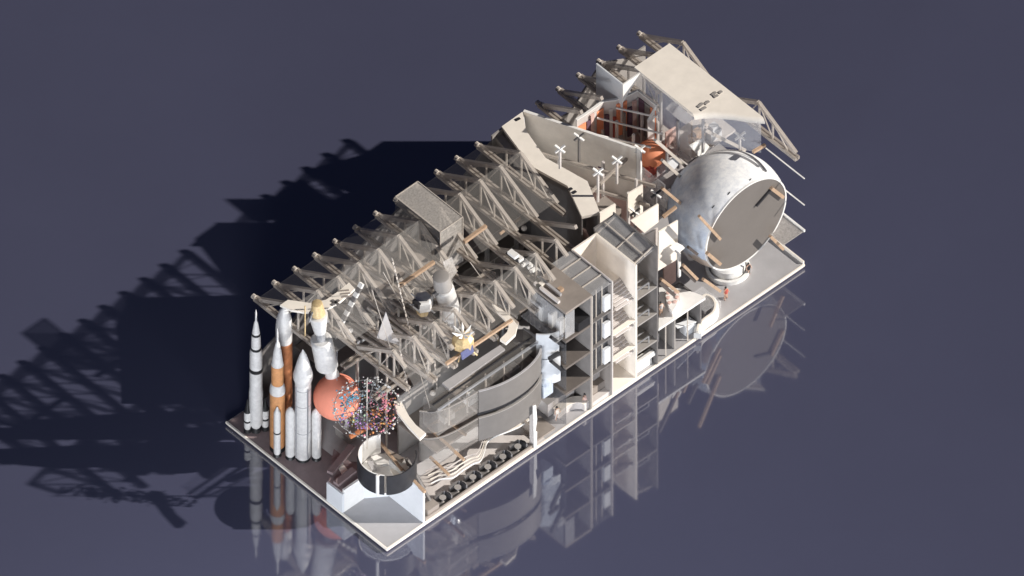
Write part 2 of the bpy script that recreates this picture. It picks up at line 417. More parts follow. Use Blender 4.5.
# ------------------------------------------------------------------ front corner terrace with the drum
t = thing('corner_walls', 'low white angled walls framing the front corner terrace', 'wall', (2, 6, 0))
MB().box(.02, .3, 6.6, 8.9, .0, 2.75).build('side_wall', 'coolwhite', t)
MB().slabpoly([(.31, 6.6, .0), (3.0, 6.6, .0), (3.0, 6.6, 3.2), (.31, 6.6, 3.2)], (0, .25, 0)).build('rear_wall', 'white', t)
MB().slabpoly([(3.02, 6.62, 0), (5.0, 5.15, 0), (5.0, 5.15, 4.6), (3.02, 6.62, 4.2)], (.1, .25, 0)).build('angled_wall', 'coolwhite', t)
MB().slabpoly([(5.05, .14, 0), (5.05, 5.15, 0), (5.05, 5.15, 5.4), (5.05, .14, 4.55)], (.25, 0, 0)).build('cut_wall', 'coolwhite', t)
MB().prism([(5.02,.1),(5.33,.1),(5.33,5.2),(5.02,5.2)], 5.42, 5.44)
t = thing('mauve_pavilion', 'low flat-roofed mauve block behind the corner wall', 'pavilion', (2, 9, 0))
MB().slabpoly([(.3, 7.0, 0), (3.4, 7.0, 0), (3.4, 11.5, 0), (.31, 8.9, 0)], (0, 0, 2.66)).build('block', 'coolwhite', t)
MB().slabpoly([(.22, 6.86, 2.67), (3.6, 6.86, 2.67), (3.6, 11.7, 2.67), (.22, 8.95, 2.67)], (0, 0, .2)).build('roof', 'mauve', t)
MB().slabpoly([(1.7, 8.4, 2.871), (2.6, 8.4, 2.871), (3.1, 10.6, 2.871), (2.4, 10.1, 2.871)], (0, 0, .03)).build('sunpatch', 'cream', t)  # cream sheet standing in for a sunlit patch on the roof
for a, b, lb in ((PZ(330,473,3.1), PZ(352,446,3.1), 'dark beam lying across the mauve roof near the skylight'), (PZ(336,484,3.1), PZ(354,470,3.1), 'dark beam lying along the mauve roof edge')):
    tag(MB().bar(a, b, .7, .35).build('roof_beam', 'mauve'), lb, 'beam')
dc = Vector((4.2, 4.53, 0))
t = thing('drum_room', 'round roofless drum room with dark outside and white inside, over the front corner', 'drum', (4.2, 4.53, 4.5))
def arc(r, a0, a1, n): return [(dc.x+r*math.cos(math.radians(a0+(a1-a0)*i/n)), dc.y+r*math.sin(math.radians(a0+(a1-a0)*i/n))) for i in range(n+1)]
MB().ribbon(arc(2.95, 140, 222, 20), .1, 4.5, 7.2).build('outer_shell', 'charcoal', t, True)
MB().ribbon(arc(2.95, 226, 330, 22), .1, 4.5, 7.2).build('outer_shell', 'charcoal', t, True)
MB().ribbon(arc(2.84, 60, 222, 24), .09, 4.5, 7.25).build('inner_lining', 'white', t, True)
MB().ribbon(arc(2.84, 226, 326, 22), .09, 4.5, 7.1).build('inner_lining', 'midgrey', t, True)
MB().prism(arc(2.75, 0, 359, 40), 4.3, 4.48).build('floor', 'white', t)
q = PZ(378, 494, 4.5); MB().bar(q+Vector((0,0,-.1)), q+Vector((0,0,2.75)), .35, .25).build('door_fin', 'white', t)
for i, (px, py, l, a) in enumerate(((395,456,2.0,100), (372,466,1.3,70))):
    p = PZ(px, py, 4.75); d = Vector((math.cos(math.radians(a)), math.sin(math.radians(a)), 0))*l/2
    MB().bar(p-d, p+d, .5, .35).build('bench', ['browngrey','slab'][i], t)
MB().prism([(4.3,3.2),(5.9,2.6),(6.4,4.1),(4.7,4.6)], 4.482, 4.6).build('low_stage', 'cream', t)
# dark A-frame props beside the drum
t = thing('leaning_frame', 'dark leaning trestle legs between the drum and the dining floor', 'trestle', (6.5, 2, 0))
for a, b in (((6.3,3.8,5.5),(7.2,.8,0)), ((6.6,4.3,5.2),(6.0,1.0,0)), ((6.3,3.8,5.5),(8.4,3.6,0)), ((7.2,.8,0),(8.6,1.4,.05))):
    MB().bar(a, b, .28, .28).build('leg', 'darkgrey', t)
MB().box(5.9, 7.4, .3, 1.3, .03, 1.0).build('foot_block', 'browngrey', t)

# ------------------------------------------------------------------ coral globe and the dot galaxy
c = PY(337, 397, 13.0)
t = thing('coral_globe', 'plain coral globe hanging between the rockets and the coloured dots', 'globe', c)
MB().ball(c, 2.4, 20).build('ball', 'coral', t, True)
MB().tube([c+Vector((0,0,2.35)), Vector((c.x, c.y, 15.1))], .03, 6).build('cable', 'steel', t)
gc = PY(367, 408, 7.0)
t = thing('dot_galaxy', 'hanging swirl of tiny multicoloured balls in front of the coral globe', 'mobile', gc)
cols = [('dotpink',(0.56,0.21,0.27)),('dotwhite',(0.59,0.58,0.56)),('dotblue',(0.17,0.39,0.52)),('dotyellow',(0.56,0.41,0.14)),('dotorange',(0.56,0.23,0.08)),('dotviolet',(0.35,0.20,0.45)),('dotgrey',(.28,.30,.31)),('dotgreen',(.35,.48,.35))]
for nme, cc in cols: mat(nme, cc, .5, .05, 4.)
# the ring plane faces the open front, tipped back
eu = Vector((CA, -SA, 0)); ev = Vector((.25, .27, .93)).normalized()
ew = eu.cross(ev)
pts = []
while len(pts) < 680:
    ang = random.uniform(0, 2*math.pi)
    ring = random.random()
    if ring < .22: r_ = random.gauss(3.35, .14)
    elif ring < .80: r_ = .2+2.9*random.random()**.6
    else: r_ = random.gauss(2.1, .25)
    if ring >= .22 and random.random() < .55: ang = (r_*1.25 + random.choice((0, 2.1, 4.2)) + random.gauss(0, .3)) % (2*math.pi)
    p = gc+eu*r_*math.cos(ang)+ev*r_*math.sin(ang)*.95+ew*random.gauss(0, .25)
    wh = 'dotwhite' if ring < .2 else None
    if not wh:
        h = (math.degrees(ang)+random.gauss(0, 25)) % 360
        wh = 'dotpink' if h < 60 else 'dotgrey' if h < 130 else 'dotblue' if h < 195 and r_ > 1.6 else 'dotviolet' if 215 < h < 275 and r_ > 1.3 else 'dotorange' if h > 275 and random.random() < .6 else random.choice(['dotpink','dotwhite','dotyellow','dotgrey','dotgreen','dotviolet'])
    pts.append((p, wh, random.choice((.045, .06, .07, .08, .1, .13))))
pts.sort(key=lambda q: -q[2])
for p, wh, r_ in pts[:96]: MB().ball(p, r_, 5).build('dot', wh, t, True)
sm = MB()
bycol = {}
for p, wh, r_ in pts[96:]: bycol.setdefault(wh, MB()).ball(p, r_, 4)
o = None
me_all = MB(); idx = []
names = [nme for nme, _ in cols]
for wh, mb in bycol.items():
    idx += [names.index(wh)]*len(mb.f); me_all.add(mb.v, mb.f)
so = me_all.build('small_dots', names[0], t)
for nme in names[1:]: so.data.materials.append(M[nme])
for p_, i_ in zip(so.data.polygons, idx): p_.material_index = i_
so['kind'] = 'stuff'
fr = MB()
for rr in (1.2, 2.1, 3.3):
    fr.tube([gc+eu*rr*math.cos(i*math.pi/18)+ev*rr*.95*math.sin(i*math.pi/18) for i in range(37)], .035, 6)
for i in range(6):
    a = i*math.pi/3+.3; fr.bar(gc, gc+eu*3.3*math.cos(a)+ev*3.1*math.sin(a), .05)
fr.build('wire_frame', 'darkgrey', t)
MB().tube([gc+Vector((0,0,-6)), gc+Vector((0,0,4))], .06, 6).build('mast', 'rod', t)

# ------------------------------------------------------------------ spacecraft hanging under the roof
def stack(name, label, pts, parts, cat='spacecraft'):
    t = thing(name, label, cat, pts[0]); return t
Yc = 14.0
t = thing('docked_spacecraft', 'white jointed spacecraft with gold cap hanging above the coral globe', 'spacecraft', PY(324, 350, Yc))
def cyl(pa, pb, ra, rb, nm, mm, n=18, Y=Yc, par=None, dome=False):
    a, b = PY(*pa, Y), PY(*pb, Y); d = b-a
    prof = [(ra*.82, 0), (ra, d.length*.03), (rb, d.length*.96), (rb*.82, d.length)] if not dome else [(ra*.6, 0), (ra, d.length*.12), (rb, d.length*.85), (rb*.3, d.length)]
    return MB().lathe(prof, a, d, n).build(nm, mm, par, True)
cyl((317,303), (318,314), .55, .75, 'gold_cap', 'gold', par=t)
b = cyl((318,314), (320,332), .98, .62, 'service_module', 'rocketwhite', par=t)
cyl((320,331), (322,340), .5, .5, 'neck', 'steel', par=t)
cyl((321,339), (327,366), 1.1, 1.15, 'main_body', 'rocketwhite', par=t)
cyl((330,368), (335,383), .62, .85, 'docking_capsule', 'rocketwhite', par=t)
cyl((326,364), (331,372), .5, .5, 'collar', 'darkgrey', par=t)
a = PY(305, 306, Yc); MB().bar(a, PY(305, 336, Yc), .1).build('antenna', 'gold', t)
for p0, p1 in (((313,312),(309,322)), ((323,312),(328,322))): MB().bar(PY(*p0, Yc), PY(*p1, Yc), .14).build('strut', 'steel', t)
Yd = 9.0
t = thing('lander_stage', 'white cylinder spacecraft with grey top and splayed legs under mid roof', 'spacecraft', PY(447, 300, Yd))
cyl((441,276), (443,287), .85, .95, 'top_module', 'midgrey', Y=Yd, par=t)
cyl((444,288), (452,316), 1.0, 1.05, 'body', 'rocketwhite', Y=Yd, par=t)
cyl((452,316), (456,328), .9, .3, 'engine_bell', 'steel', Y=Yd, par=t)
for dx in (-9, -3, 4, 9): MB().bar(PY(453, 313, Yd), PY(453+dx, 328, Yd+dx*.08), .12).build('leg', 'rod', t)
MB().bar(PY(440, 290, Yd), PY(433, 296, Yd), .25, .6).build('side_panel', 'darkgrey', t)
Ye = 3.7
t = thing('gold_lander', 'gold-wrapped lander with white petals and blue panel below the white cylinder', 'spacecraft', PY(462, 338, Ye))
c = PY(463, 341, Ye)
MB().lathe([(.6,-.9),(1.1,-.6),(1.1,.4),(.7,.8)], c, n=8).build('body', 'gold', t)
for i in range(7):
    a = i*2*math.pi/7; c2 = c+Vector((0,0,.9)); d = Vector((math.cos(a), math.sin(a), .25))
    MB().slabpoly([c2, c2+d*.7+Vector((-d.y,d.x,0))*.2, c2+d*1.15+Vector((0,0,.35)), c2+d*.7-Vector((-d.y,d.x,0))*.2], (0,0,.06)).build('petal', 'white', t)
p = c+Vector((-.4,-1.2,-.6)); MB().slabpoly([p+Vector((-.8,0,-.4)), p+Vector((.8,0,-.4)), p+Vector((.8,.2,.5)), p+Vector((-.8,.2,.5))], (0,.08,0)).build('solar_panel', 'bluepanel', t)
for i in range(4):
    a = i*math.pi/2+.5; MB().bar(c+Vector((0,0,-.4)), c+Vector((1.5*math.cos(a),1.5*math.sin(a),-1.6)), .1).build('leg', 'gold', t)
Yf = 10.0
t = thing('box_satellite', 'white boxy satellite with gold underside and antennas, left of the white cylinder', 'satellite', PY(423, 303, Yf))
c = PY(423, 303, Yf)
MB().lathe([(.9,-.6),(1.05,-.4),(1.05,.6),(.85,.8)], c, n=6).build('body', 'rocketwhite', t)
MB().lathe([(.25,-1.7),(.6,-1.5),(.8,-.62)], c, n=6).build('gold_base', 'gold', t)
for dx, dy, dz in ((-1.5,.3,.6), (1.3,-.5,.5), (.5,-1.2,-.9), (-.8,.9,1.3)): MB().bar(c, c+Vector((dx,dy,dz)), .12).build('antenna', 'steel', t)
MB().box(c.x-1.1, c.x-.75, c.y-.5, c.y+.4, c.z+.2, c.z+.9).build('side_box', 'charcoal', t)
Yg = 7.5
t = thing('striped_instrument', 'black and white finned instrument rack hanging by the glass box', 'instrument', PY(525, 265, Yg))
MB().bar(PY(511,255,Yg), PY(540,274,Yg), 1.2, .5).build('frame', 'black', t)
for i in range(6):
    px, py = 513+4.6*i, 254.5+3.3*i
    p = PY(px, py, Yg)+Vector((0,-.3,.32))
    MB().box(p.x-.5, p.x+.1, p.y-.5, p.y+.6, p.z-.1, p.z+.25).build('fin', 'white', t)
for i in range(3):
    p = PY(517+8*i, 262+5.6*i, Yg)+Vector((0,-.75,0)); MB().bar(p, p+Vector((.9,0,-.05)), .25).build('tube', 'white', t)
# striped booms, chains, sails
def striped(pa, pb, Y, n, w, label):
    t = thing('striped_boom', label, 'boom', PY(*pa, Y)); a, b = PY(*pa, Y), PY(*pb, Y)
    for i in range(n):
        MB().bar(a.lerp(b, i/n), a.lerp(b, (i+1)/n-.004), w, w*.6).build('segment', 'white' if i % 2 else 'darkgrey', t)
striped((334,338), (362,283), 15, 12, .5, 'striped black and white boom rising from the docked spacecraft')
striped((352,343), (373,332), 15, 8, .75, 'short striped boom pointing at the grey sail')
striped((404,334), (432,352), 11, 8, .3, 'thin striped boom between sail and gold lander')
for pts_, mm, nm, lb in (
    ([(386,312),(392,330),(402,346),(377,338)], 'slab', 'sail_panel', 'pale triangular sail panel hung between the trusses'),
    ([(443,262),(452,257),(457,272),(449,283)], 'roofglass', 'sail_panel', 'grey translucent panel above the white cylinder spacecraft')):
    tag(MB().slabpoly([PY(x, y, 9.5) for x, y in pts_], (0,.06,0)).build(nm, mm), lb, 'panel')
def chain(pa, pb, Y, n, lb):
    t = thing('bead_chain', lb, 'chain', PY(*pa, Y)); a, b = PY(*pa, Y), PY(*pb, Y)
    for i in range(n):
        p, q = a.lerp(b, i/n), a.lerp(b, (i+.75)/n)
        MB().bar(p, q, .16 if i % 2 else .05, .05 if i % 2 else .16).build('link', 'rod', t)
chain((392,258), (412,340), 10, 22, 'long bead chain hanging left of the box satellite')
chain((432,330), (437,390), 8, 16, 'bead chain hanging in front of the gold lander')
chain((400,350), (410,398), 7, 14, 'short bead chain hanging by the cream ramp')
for i, (pa, pb, Y, lb) in enumerate((((372,290),(398,372),9,'thin slanting cable behind the coloured dots'), ((383,272),(424,345),12,'thin slanting cable below the rooflight box'), ((412,345),(430,408),7,'thin slanting cable near the cream ramp'), ((470,262),(497,300),9,'thin slanting cable right of the white cylinder'))):
    tag(MB().tube([PY(*pa, Y), PY(*pb, Y)], .035, 6).build('cable', 'rod'), lb, 'cable')
for i, (px, py, Y, lb) in enumerate(((350,330,15,'round lamp at the striped boom joint'), (424,326,12,'small round lamp below the box satellite'), (433,393,8,'small round lamp near the cream ramp'), (524,228,17,'round lamp high by the canyon wall'), (440,353,9,'small round lamp beside the blue panel'))):
    tag(MB().ball(PY(px, py, Y), .32, 8).build('ball_lamp', 'cream', None, True), lb, 'lamp')

# ------------------------------------------------------------------ walkways and the glass gallery
def pixslab(name, pts, Z, th, mm, lb, cat):
    return tag(MB().slabpoly([PZ(x, y, Z) for x, y in pts], (0,0,-th)).build(name, mm), lb, cat)
wk = thing('cream_walkway', 'curved cream walkway with slots and a cross, over the rocket end trusses', 'walkway', PZ(310, 305, 19.5))
MB().slabpoly([PZ(x, y, 19.6) for x, y in ((280,305),(288,299.7),(297,301),(310,303),(326,299.7),(338,291.5),(349,282.5),(355,288.7),(341,301),(330,307.5),(322,310),(312,312),(303,312),(291,310))], (0,0,-.25)).build('deck', 'cream', wk)
for i in range(3): MB().bar(PZ(339+i*1.5, 291+i*3, 19.62), PZ(349+i*1.5, 290+i*3, 19.62), .18, .06).build('slot', 'browngrey', wk)
for a, b in (((332,300),(339,305)), ((332,305),(339,300))): MB().bar(PZ(*a, 19.64), PZ(*b, 19.64), .28, .1).build('cross_bar', 'darkgrey', wk)
pixslab('cream_ramp', ((394,401),(401.6,402),(409,416),(416,425),(426,433),(420,438.5),(408,426),(397,411.6)), 12.7, .35, 'cream', 'curved cream ramp end right of the coloured dots', 'ramp')
pixslab('cream_curve', ((492,303),(504,311),(511,317),(517.6,325),(515.5,334),(506,343),(500,339),(507,332),(509,326),(505,319),(497,311)), 15.9, .35, 'cream', 'hooked cream walkway end beside the glass gallery', 'walkway')
pixslab('grey_walkway', ((442,383),(500,345),(505,349),(449,389)), 12.7, .25, 'slab', 'straight light grey walkway behind the glass gallery', 'walkway')
t = thing('glass_gallery', 'long clear glass gallery above the curved balcony', 'gallery', (15, 2, L2))
MB().box(8.8, 22.2, 2.0, 4.1, L3-.1, L3-.02).build('roof_pane', 'glass', t)
MB().box(8.8, 22.2, 1.9, 1.96, L2, L3-.1).build('front_pane', 'glass', t)
MB().box(8.8, 22.2, 2.0, 4.1, L2-.12, L2-.02).build('floor_pane', 'glass', t)
MB().box(8.74, 22.3, 1.78, 1.98, L3-.16, L3+.1).build('edge_rail', 'steel', t)
MB().box(8.74, 22.3, 2.6, 2.75, L3+.0, L3+.15).build('edge_rail', 'charcoal', t)
MB().box(8.74, 8.8, 1.9, 4.1, L2, L3-.1).build('end_pane', 'glass', t)
for x in (10.5, 13, 15.5, 18, 20.5):
    MB().box(x, x+.14, 2.2, 2.34, L2-.02, L3-.1).build('mullion', 'rod', t)
for i, (x, y, mm, lb) in enumerate(((11, 3, 'midgrey', 'grey crate at the left end of the glass gallery'), (14.4, 3.1, 'white', 'white crate inside the glass gallery'), (17.6, 3.2, 'browngrey', 'brown crate inside the glass gallery'), (20, 3.1, 'lightslab', 'pale crate at the right end of the glass gallery'))):
    o = MB().box(x-.7, x+.7, y-.4, y+.4, L2, L2+.8).box(x-.3, x+.4, y-.3, y+.2, L2+.8, L2+1.3).build('display_case', mm); tag(o, lb, 'display case')
bg = thing('balcony_hall', 'dark gallery floors behind the curved grey balcony', 'gallery', (15, 3, 0))
MB().box(9.5, 23, 3.0, 8.5, L1-.3, L1).build('deck', 'browngrey', bg)
MB().box(14, 23, 1.9, 6.5, L2-.5, L2-.13).build('deck', 'browngrey', bg)
MB().box(9.5, 23, 8.5, 8.7, 0.03, L2).build('back_wall', 'midgrey', bg)
# curved balcony bands
t = thing('curved_balcony', 'two stacked curved grey balcony fronts over the dining booths', 'balcony', (18, 1, L1))
cv = [(13.75,1.35),(15,.85),(16.5,.45),(18.2,.3),(19.8,.4),(21.2,.75),(22.2,1.3),(22.8,2.1),(23.0,3.2),(22.9,4.6)]
def dens(p, n=4):
    o = []
    for i in range(len(p)-1):
        p0 = Vector(p[max(i-1,0)]); p1 = Vector(p[i]); p2 = Vector(p[i+1]); p3 = Vector(p[min(i+2,len(p)-1)])
        for j in range(n):
            s = j/n; o.append(.5*((2*p1)+(p2-p0)*s+(2*p0-5*p1+4*p2-p3)*s*s+(3*p1-p0-3*p2+p3)*s**3))
    o.append(Vector(p[-1])); return o
cvd = dens(cv)
MB().ribbon(cvd, .16, L1-.1, 8.05).build('lower_band', 'bandgrey', t, True)
MB().ribbon(cvd, .16, 8.95, 12.0).build('upper_band', 'bandgrey', t, True)
lv = dens([(7.6,3.4),(8.4,2.5),(9.6,1.9),(11.5,1.55),(13.66,1.37)])
MB().ribbon(lv, .12, L1-.1, 8.05).build('glass_band', 'bandglass', t, True)
MB().ribbon(lv, .12, 8.95, 12.0).build('glass_band', 'bandglass', t, True)
MB().ribbon(lv, .16, 8.051, 8.12).build('coping', 'midgrey', t, True)
MB().ribbon(lv, .16, 12.001, 12.07).build('coping', 'midgrey', t, True)
cv2 = [(x*.99+.3, y+.35) for x, y in cv]
MB().ribbon(dens(cv2), .1, 8.05, 8.95).build('dark_gap', 'charcoal', t, True)
MB().ribbon(cvd, .22, 8.051, 8.15).build('coping', 'midgrey', t, True)
MB().ribbon(cvd, .22, 12.001, 12.08).build('coping', 'slab', t, True)
# timber beams of the cutaway
def beam(pa, pb, Z, w, h, mm, lb):
    a, b = PZ(*pa, Z), PZ(*pb, Z)
    return tag(MB().bar(a, b, w, h).build('timber_beam', mm), lb, 'beam', 'loose timber beams in the cutaway')
for args in (((399,286),(434,262),19.3,.35,.35,'timber','bright timber beam between box satellite and rooflight box'),
             ((464,242),(486,226),19.3,.35,.35,'timber','bright timber beam right of the rooflight box'),
             ((446,364),(512,320),16.8,.3,.3,'timber','long timber beam passing below the gold lander'),
             ((428,427),(500,383),L1+.2,.25,.25,'timber','long timber beam along the glass gallery foot'),
             ((428,427),(464,460),L1+.2,.25,.25,'timber','timber beam running out over the wavy rails'),
             ((441,416),(466,435),L1+.2,.25,.25,'timber','short timber beam beside the curved balcony end'),
             ((430,457),(449,475),3.0,.25,.25,'timber','short timber beam over the left dining floor'),
             ((402,470),(425,492),4.7,.3,.3,'timber','timber beam leaning from the drum to the corner wall'),
             ((372,432),(402,470),5.5,.25,.25,'timber','thin timber beam under the coloured dots'),
             ((350,437),(372,425),6,.35,.35,'rust','reddish beam behind the drum'),
             ((500,234),(520,218),12.8,.2,.2,'timber','thin timber beam in the dark hall end'),
             ((520,312),(534,303),12.8,.2,.2,'timber','thin timber beam by the frosted glass box')):
    beam(*args)

# ------------------------------------------------------------------ dining booths along the front
for i in range(6):
    x = 8.5+2.05*i
    t = thing('dining_booth', f'dark dining booth with round pale table, {ORD[i]} from the drum along the front edge', 'booth', (x, .9, .02), 'dining booths along the platform edge')
    MB().slabpoly([(x-1.0,.3,.021),(x+.98,.3,.021),(x+.98,1.5,.021),(x+.3,2.3,.021),(x-.1,1.5,.021),(x-1.0,1.5,.021)], (0,0,.06)).build('floor_mat', 'darkgrey', t)
    MB().lathe([(.2,0),(.08,.06),(.08,.6),(.34,.62),(.36,.7)], (x-.1,.85,.08), n=14).build('table', 'midgrey', t, True)
    MB().box(x-.75, x+.55, 1.32, 1.55, .08, .75).build('bench', 'darkgrey', t)
    MB().ribbon(dens([(x+.72,.4),(x+.84,.8),(x+.75,1.1),(x+.5,1.35)]), .06, .08, .8).build('divider', 'slab', t)
    MB().box(x+.5, x+.68, .4, 1.2, .08, .9).build('side_bench', 'charcoal', t)
tag(MB().box(5.4, 20.0, .13, .28, .02, .45).build('edge_bench', 'browngrey'), 'long low bench along the platform front edge', 'bench')
wv = [(430,479),(440,475),(452,474),(462,467),(472,461),(480,458),(484,449),(487,440),(496,434),(508,430),(520,425),(529,419)]
for j, (ox, oy, mm) in enumerate(((0,0,'cream'), (1,4,'white'), (-2,-4,'cream'), (-5,-8,'lightslab'))):
    p = [PZ(x+ox*(1-i/14), y+oy*(1-i/13), 1.2) for i, (x, y) in enumerate(wv)]
    if j == 3: p = p[:8]
    o = MB().ribbon(dens([(q.x, q.y) for q in p], 5), .05, 1.05, 1.22).build('wavy_rail', mm, None, True)
    tag(o, ['pale wavy rail, second nearest the dining booths', 'white wavy rail nearest the dining booths', 'pale wavy rail third from the dining booths', 'short wavy rail farthest from the dining booths'][j], 'rail', 'wavy rails behind the booths')
t = thing('cut_fin', 'tall white fin of cut wall standing at the front edge right of the booths', 'wall fin', (20.3, .4, 0))
MB().slabpoly([(20.2,.12,.01),(20.2,.8,.01),(20.2,.8,5.9),(20.2,.12,6.2)], (.2,0,0)).build('wall', 'lightslab', t)
MB().slabpoly([(20.1,.0,.01),(20.45,.0,.01),(20.5,.0,2.2),(20.3,.0,2.4),(20.5,.0,4.0),(20.35,.0,6.2),(20.0,.0,6.3)], (0,.1,0)).build('cut_edge', 'white', t)

# ------------------------------------------------------------------ stacked rooms, glass lifts and white stair tower
def people(px, py, Z, label, top, leg, pose=0, h=1.75, Y=None):
    c = PZ(px, py, Z) if Y is None else PY(px, py, Y)
    sw = .16 if pose == 0 else .3
    J = {'pelvis':(0,0,.52),'chest':(0,0,.73),'neck':(0,.0,.83),'head':(0,-.01,.93),'kl':(-.06,-.03,.28),'fl':(-.07-sw*.2,0,.03),'tl':(-.08-sw*.2,-.08,.02),'kr':(.06,.03-.1*pose,.28),'fr':(.07+sw*.2,.05,.03),'tr':(.08+sw*.2,-.04,.02),
         'sl':(-.11,0,.79),'el':(-.15,.01,.63),'hl':(-.16,-.05,.48),'sr':(.11,0,.79),'er':(.16,-.02,.63+.1*pose),'hr':(.17,-.1,.5+.25*pose)}
    R = {'pelvis':.085,'chest':.095,'neck':.035,'head':.065,'kl':.05,'fl':.033,'tl':.022,'kr':.05,'fr':.033,'tr':.022,'sl':.042,'el':.033,'hl':.024,'sr':.042,'er':.033,'hr':.024}
    E_ = [('pelvis','chest'),('chest','neck'),('neck','head'),('pelvis','kl'),('kl','fl'),('fl','tl'),('pelvis','kr'),('kr','fr'),('fr','tr'),('chest','sl'),('sl','el'),('el','hl'),('chest','sr'),('sr','er'),('er','hr')]
    ks = list(J); me = D.meshes.new('person')
    me.from_pydata([(J[k][0]*h+c.x, J[k][1]*h+c.y, J[k][2]*h+c.z) for k in ks], [(ks.index(a), ks.index(b)) for a, b in E_], [])
    o = D.objects.new('person', me); COL.objects.link(o); me.materials.append(M['skin'])
    sk = o.modifiers.new('Skin', 'SKIN'); 
    for i, k in enumerate(ks):
        v = me.skin_vertices[0].data[i]; v.radius = (R[k]*h, R[k]*h)
    me.skin_vertices[0].data[0].use_root = True
    o.modifiers.new('Sub', 'SUBSURF').levels = 1
    tag(o, label, 'person')
    def cl(nm, prof, mm): MB().lathe([(r*h, z*h) for r, z in prof], c, n=12).build(nm, mm, o, True)
    cl('top', [(.1,.5),(.115,.6),(.13,.72),(.125,.79),(.05,.83)], top)
    for s in (-1, 1):
        MB().tube([c+Vector((s*.05*h,0,.52*h)), c+Vector((s*.062*h,-.0,.28*h)), c+Vector(((s*.07+s*sw*.2)*h,.02*h,.06*h))], [.075*h,.058*h,.045*h], 8).build('trouser_leg', leg, o, True)
    MB().ball(c+Vector((0,.02*h,.945*h)), .072*h, 6).build('hair', 'black', o, True)
    return o

def room_stack(name, label, x0, x1, yb, levels, wallm, floorm, topm=None):
    t = thing(name, label, 'room stack', (x0, 0, 0))
    MB().box(x1-.15, x1, .02, yb, .01, levels[-1]-.31).build('side_wall', wallm, t)
    MB().box(x0, x1-.16, yb-.15, yb, .01, levels[-1]-.31).build('back_wall', wallm, t)
    for i, z in enumerate(levels):
        MB().box(x0, x1-.155 if i < len(levels)-1 else x1+.02, .0, yb-.155 if i < len(levels)-1 else yb+.02, z-.3, z).build('floor_slab' if i < len(levels)-1 else 'roof_slab', floorm if i < len(levels)-1 else 'browngrey', t)
    for i, z in enumerate([0]+levels[:-1]):
        top = levels[i]-.3
        MB().box(x0+.5, x0+1.7, yb-.9, yb-.2, z+.01, z+1.1).build('counter', 'lightslab', t)
        MB().box(x0+.3, x0+.36, .3, yb-.5, z+.01, top).build('glass_partition', 'smoked', t)
    return t
rs = room_stack('dark_rooms', 'stack of dark brown rooms between curved balcony and glass lifts', 24.4, 27.95, 5.3, [L1, L2, L3, TOP], 'roomwall', 'roomfloor')
MB().slabpoly([(26.2,.05,L3+.02),(27.7,.05,L3+.02),(27.7,3.4,L3+.02),(26.6,3.2,L3+.02),(26,1.5,L3+.02)], (0,0,1.2)).build('black_pod', 'black', rs)
t = thing('frosted_box', 'frosted glass box with pale roof boards against the brown roof', 'glass box', (24, 2, 13))
MB().box(24.3, 24.35, .3, 5.4, 13.0, 16.45).build('side_pane', 'frost', t)
MB().box(24.36, 25.6, .0, .04, 13.0, 16.45).build('front_pane', 'frost', t)
MB().box(23.3, 24.3, .3, 5.4, 12.85, 12.95).build('ledge_pane', 'frost', t)
for i, y in enumerate((1.0, 2.2, 3.6)): MB().box(24.5, 25.3, y, y+.5, L3+.01, 14.6).build('shelf', 'white', t)
for i, (x, y, lx, ly) in enumerate(((24.8,3.2,.3,3.6),(25.6,3.6,.25,3.2),(25.1,4.4,.9,.5),(26.1,2.6,.5,.5))):
    tag(MB().box(x-lx/2, x+lx/2, y-ly/2, y+ly/2, TOP+.01, TOP+.35).build('roof_board', ['lightslab','slab','cream','timber'][i]),
        ['long pale board on the brown roof, nearest the frosted box', 'second long board on the brown roof', 'short cream board across the brown roof', 'small timber block on the brown roof'][i], 'board')
# curved white screens with dark beams
t = thing('white_screen', 'pair of stacked curved white screens with dark beams poking out', 'screen', (23, 1, 6))
scv = [(22.4,2.0),(23.0,1.35),(23.7,.9),(24.35,.75)]
MB().ribbon(dens(scv), .15, 6.4, 9.95).build('lower_screen', 'coolwhite', t, True)
MB().ribbon(dens([(x-.1, y+.1) for x, y in scv]), .15, 10.05, 13.6).build('upper_screen', 'coolwhite', t, True)
for pa, pb in (((551,337),(563,346)), ((549,359),(559,353)), ((551,361),(563,371))):
    a, b = PY(*pa, .55), PY(*pb, .55); MB().bar(a, b, .35, .35).build('stub_beam', 'charcoal', t)
tag(MB().box(22.3, 23.6, 1.0, 2.4, L1, L1+1.6).lathe([(.6,0),(.6,.4),(.1,.6)], (22.9,1.4,L1+1.6), n=12).build('blue_booth', 'skyblue'), 'pale blue booth below the white screens', 'booth')

lf = thing('glass_lifts', 'tall smoked glass lift bay left of the cream stair tower', 'lift shaft', (29, 1, 0))
MB().box(28.0, 28.12, .05, 6, .01, TOP-.2).build('side_mullion', 'rod', lf)
MB().box(30.6, 30.72, .05, 6, .01, TOP-.3).build('side_wall', 'roomwall', lf)
MB().box(28.13, 30.59, 5.0, 5.15, .01, TOP-.3).build('back_wall', 'roomwall', lf)
MB().box(28.13, 30.59, .5, .54, L1, TOP-.3).build('front_pane', 'smoked', lf)
MB().box(27.98, 30.7, .05, 6.02, TOP-.28, TOP-.2).build('roof_pane', 'frost', lf)
for y in (1.5, 3., 4.5): MB().box(28.0, 30.7, y, y+.1, TOP-.199, TOP-.1).build('glazing_bar', 'rod', lf)
for z in (L1, L2, L3):
    MB().box(28.13, 30.59, .05, .45, z-.25, z-.05).build('landing', 'darkgrey', lf)
for x in (28.9, 29.7): MB().box(x, x+.08, .4, .48, L1, TOP-.3).build('mullion', 'rod', lf)
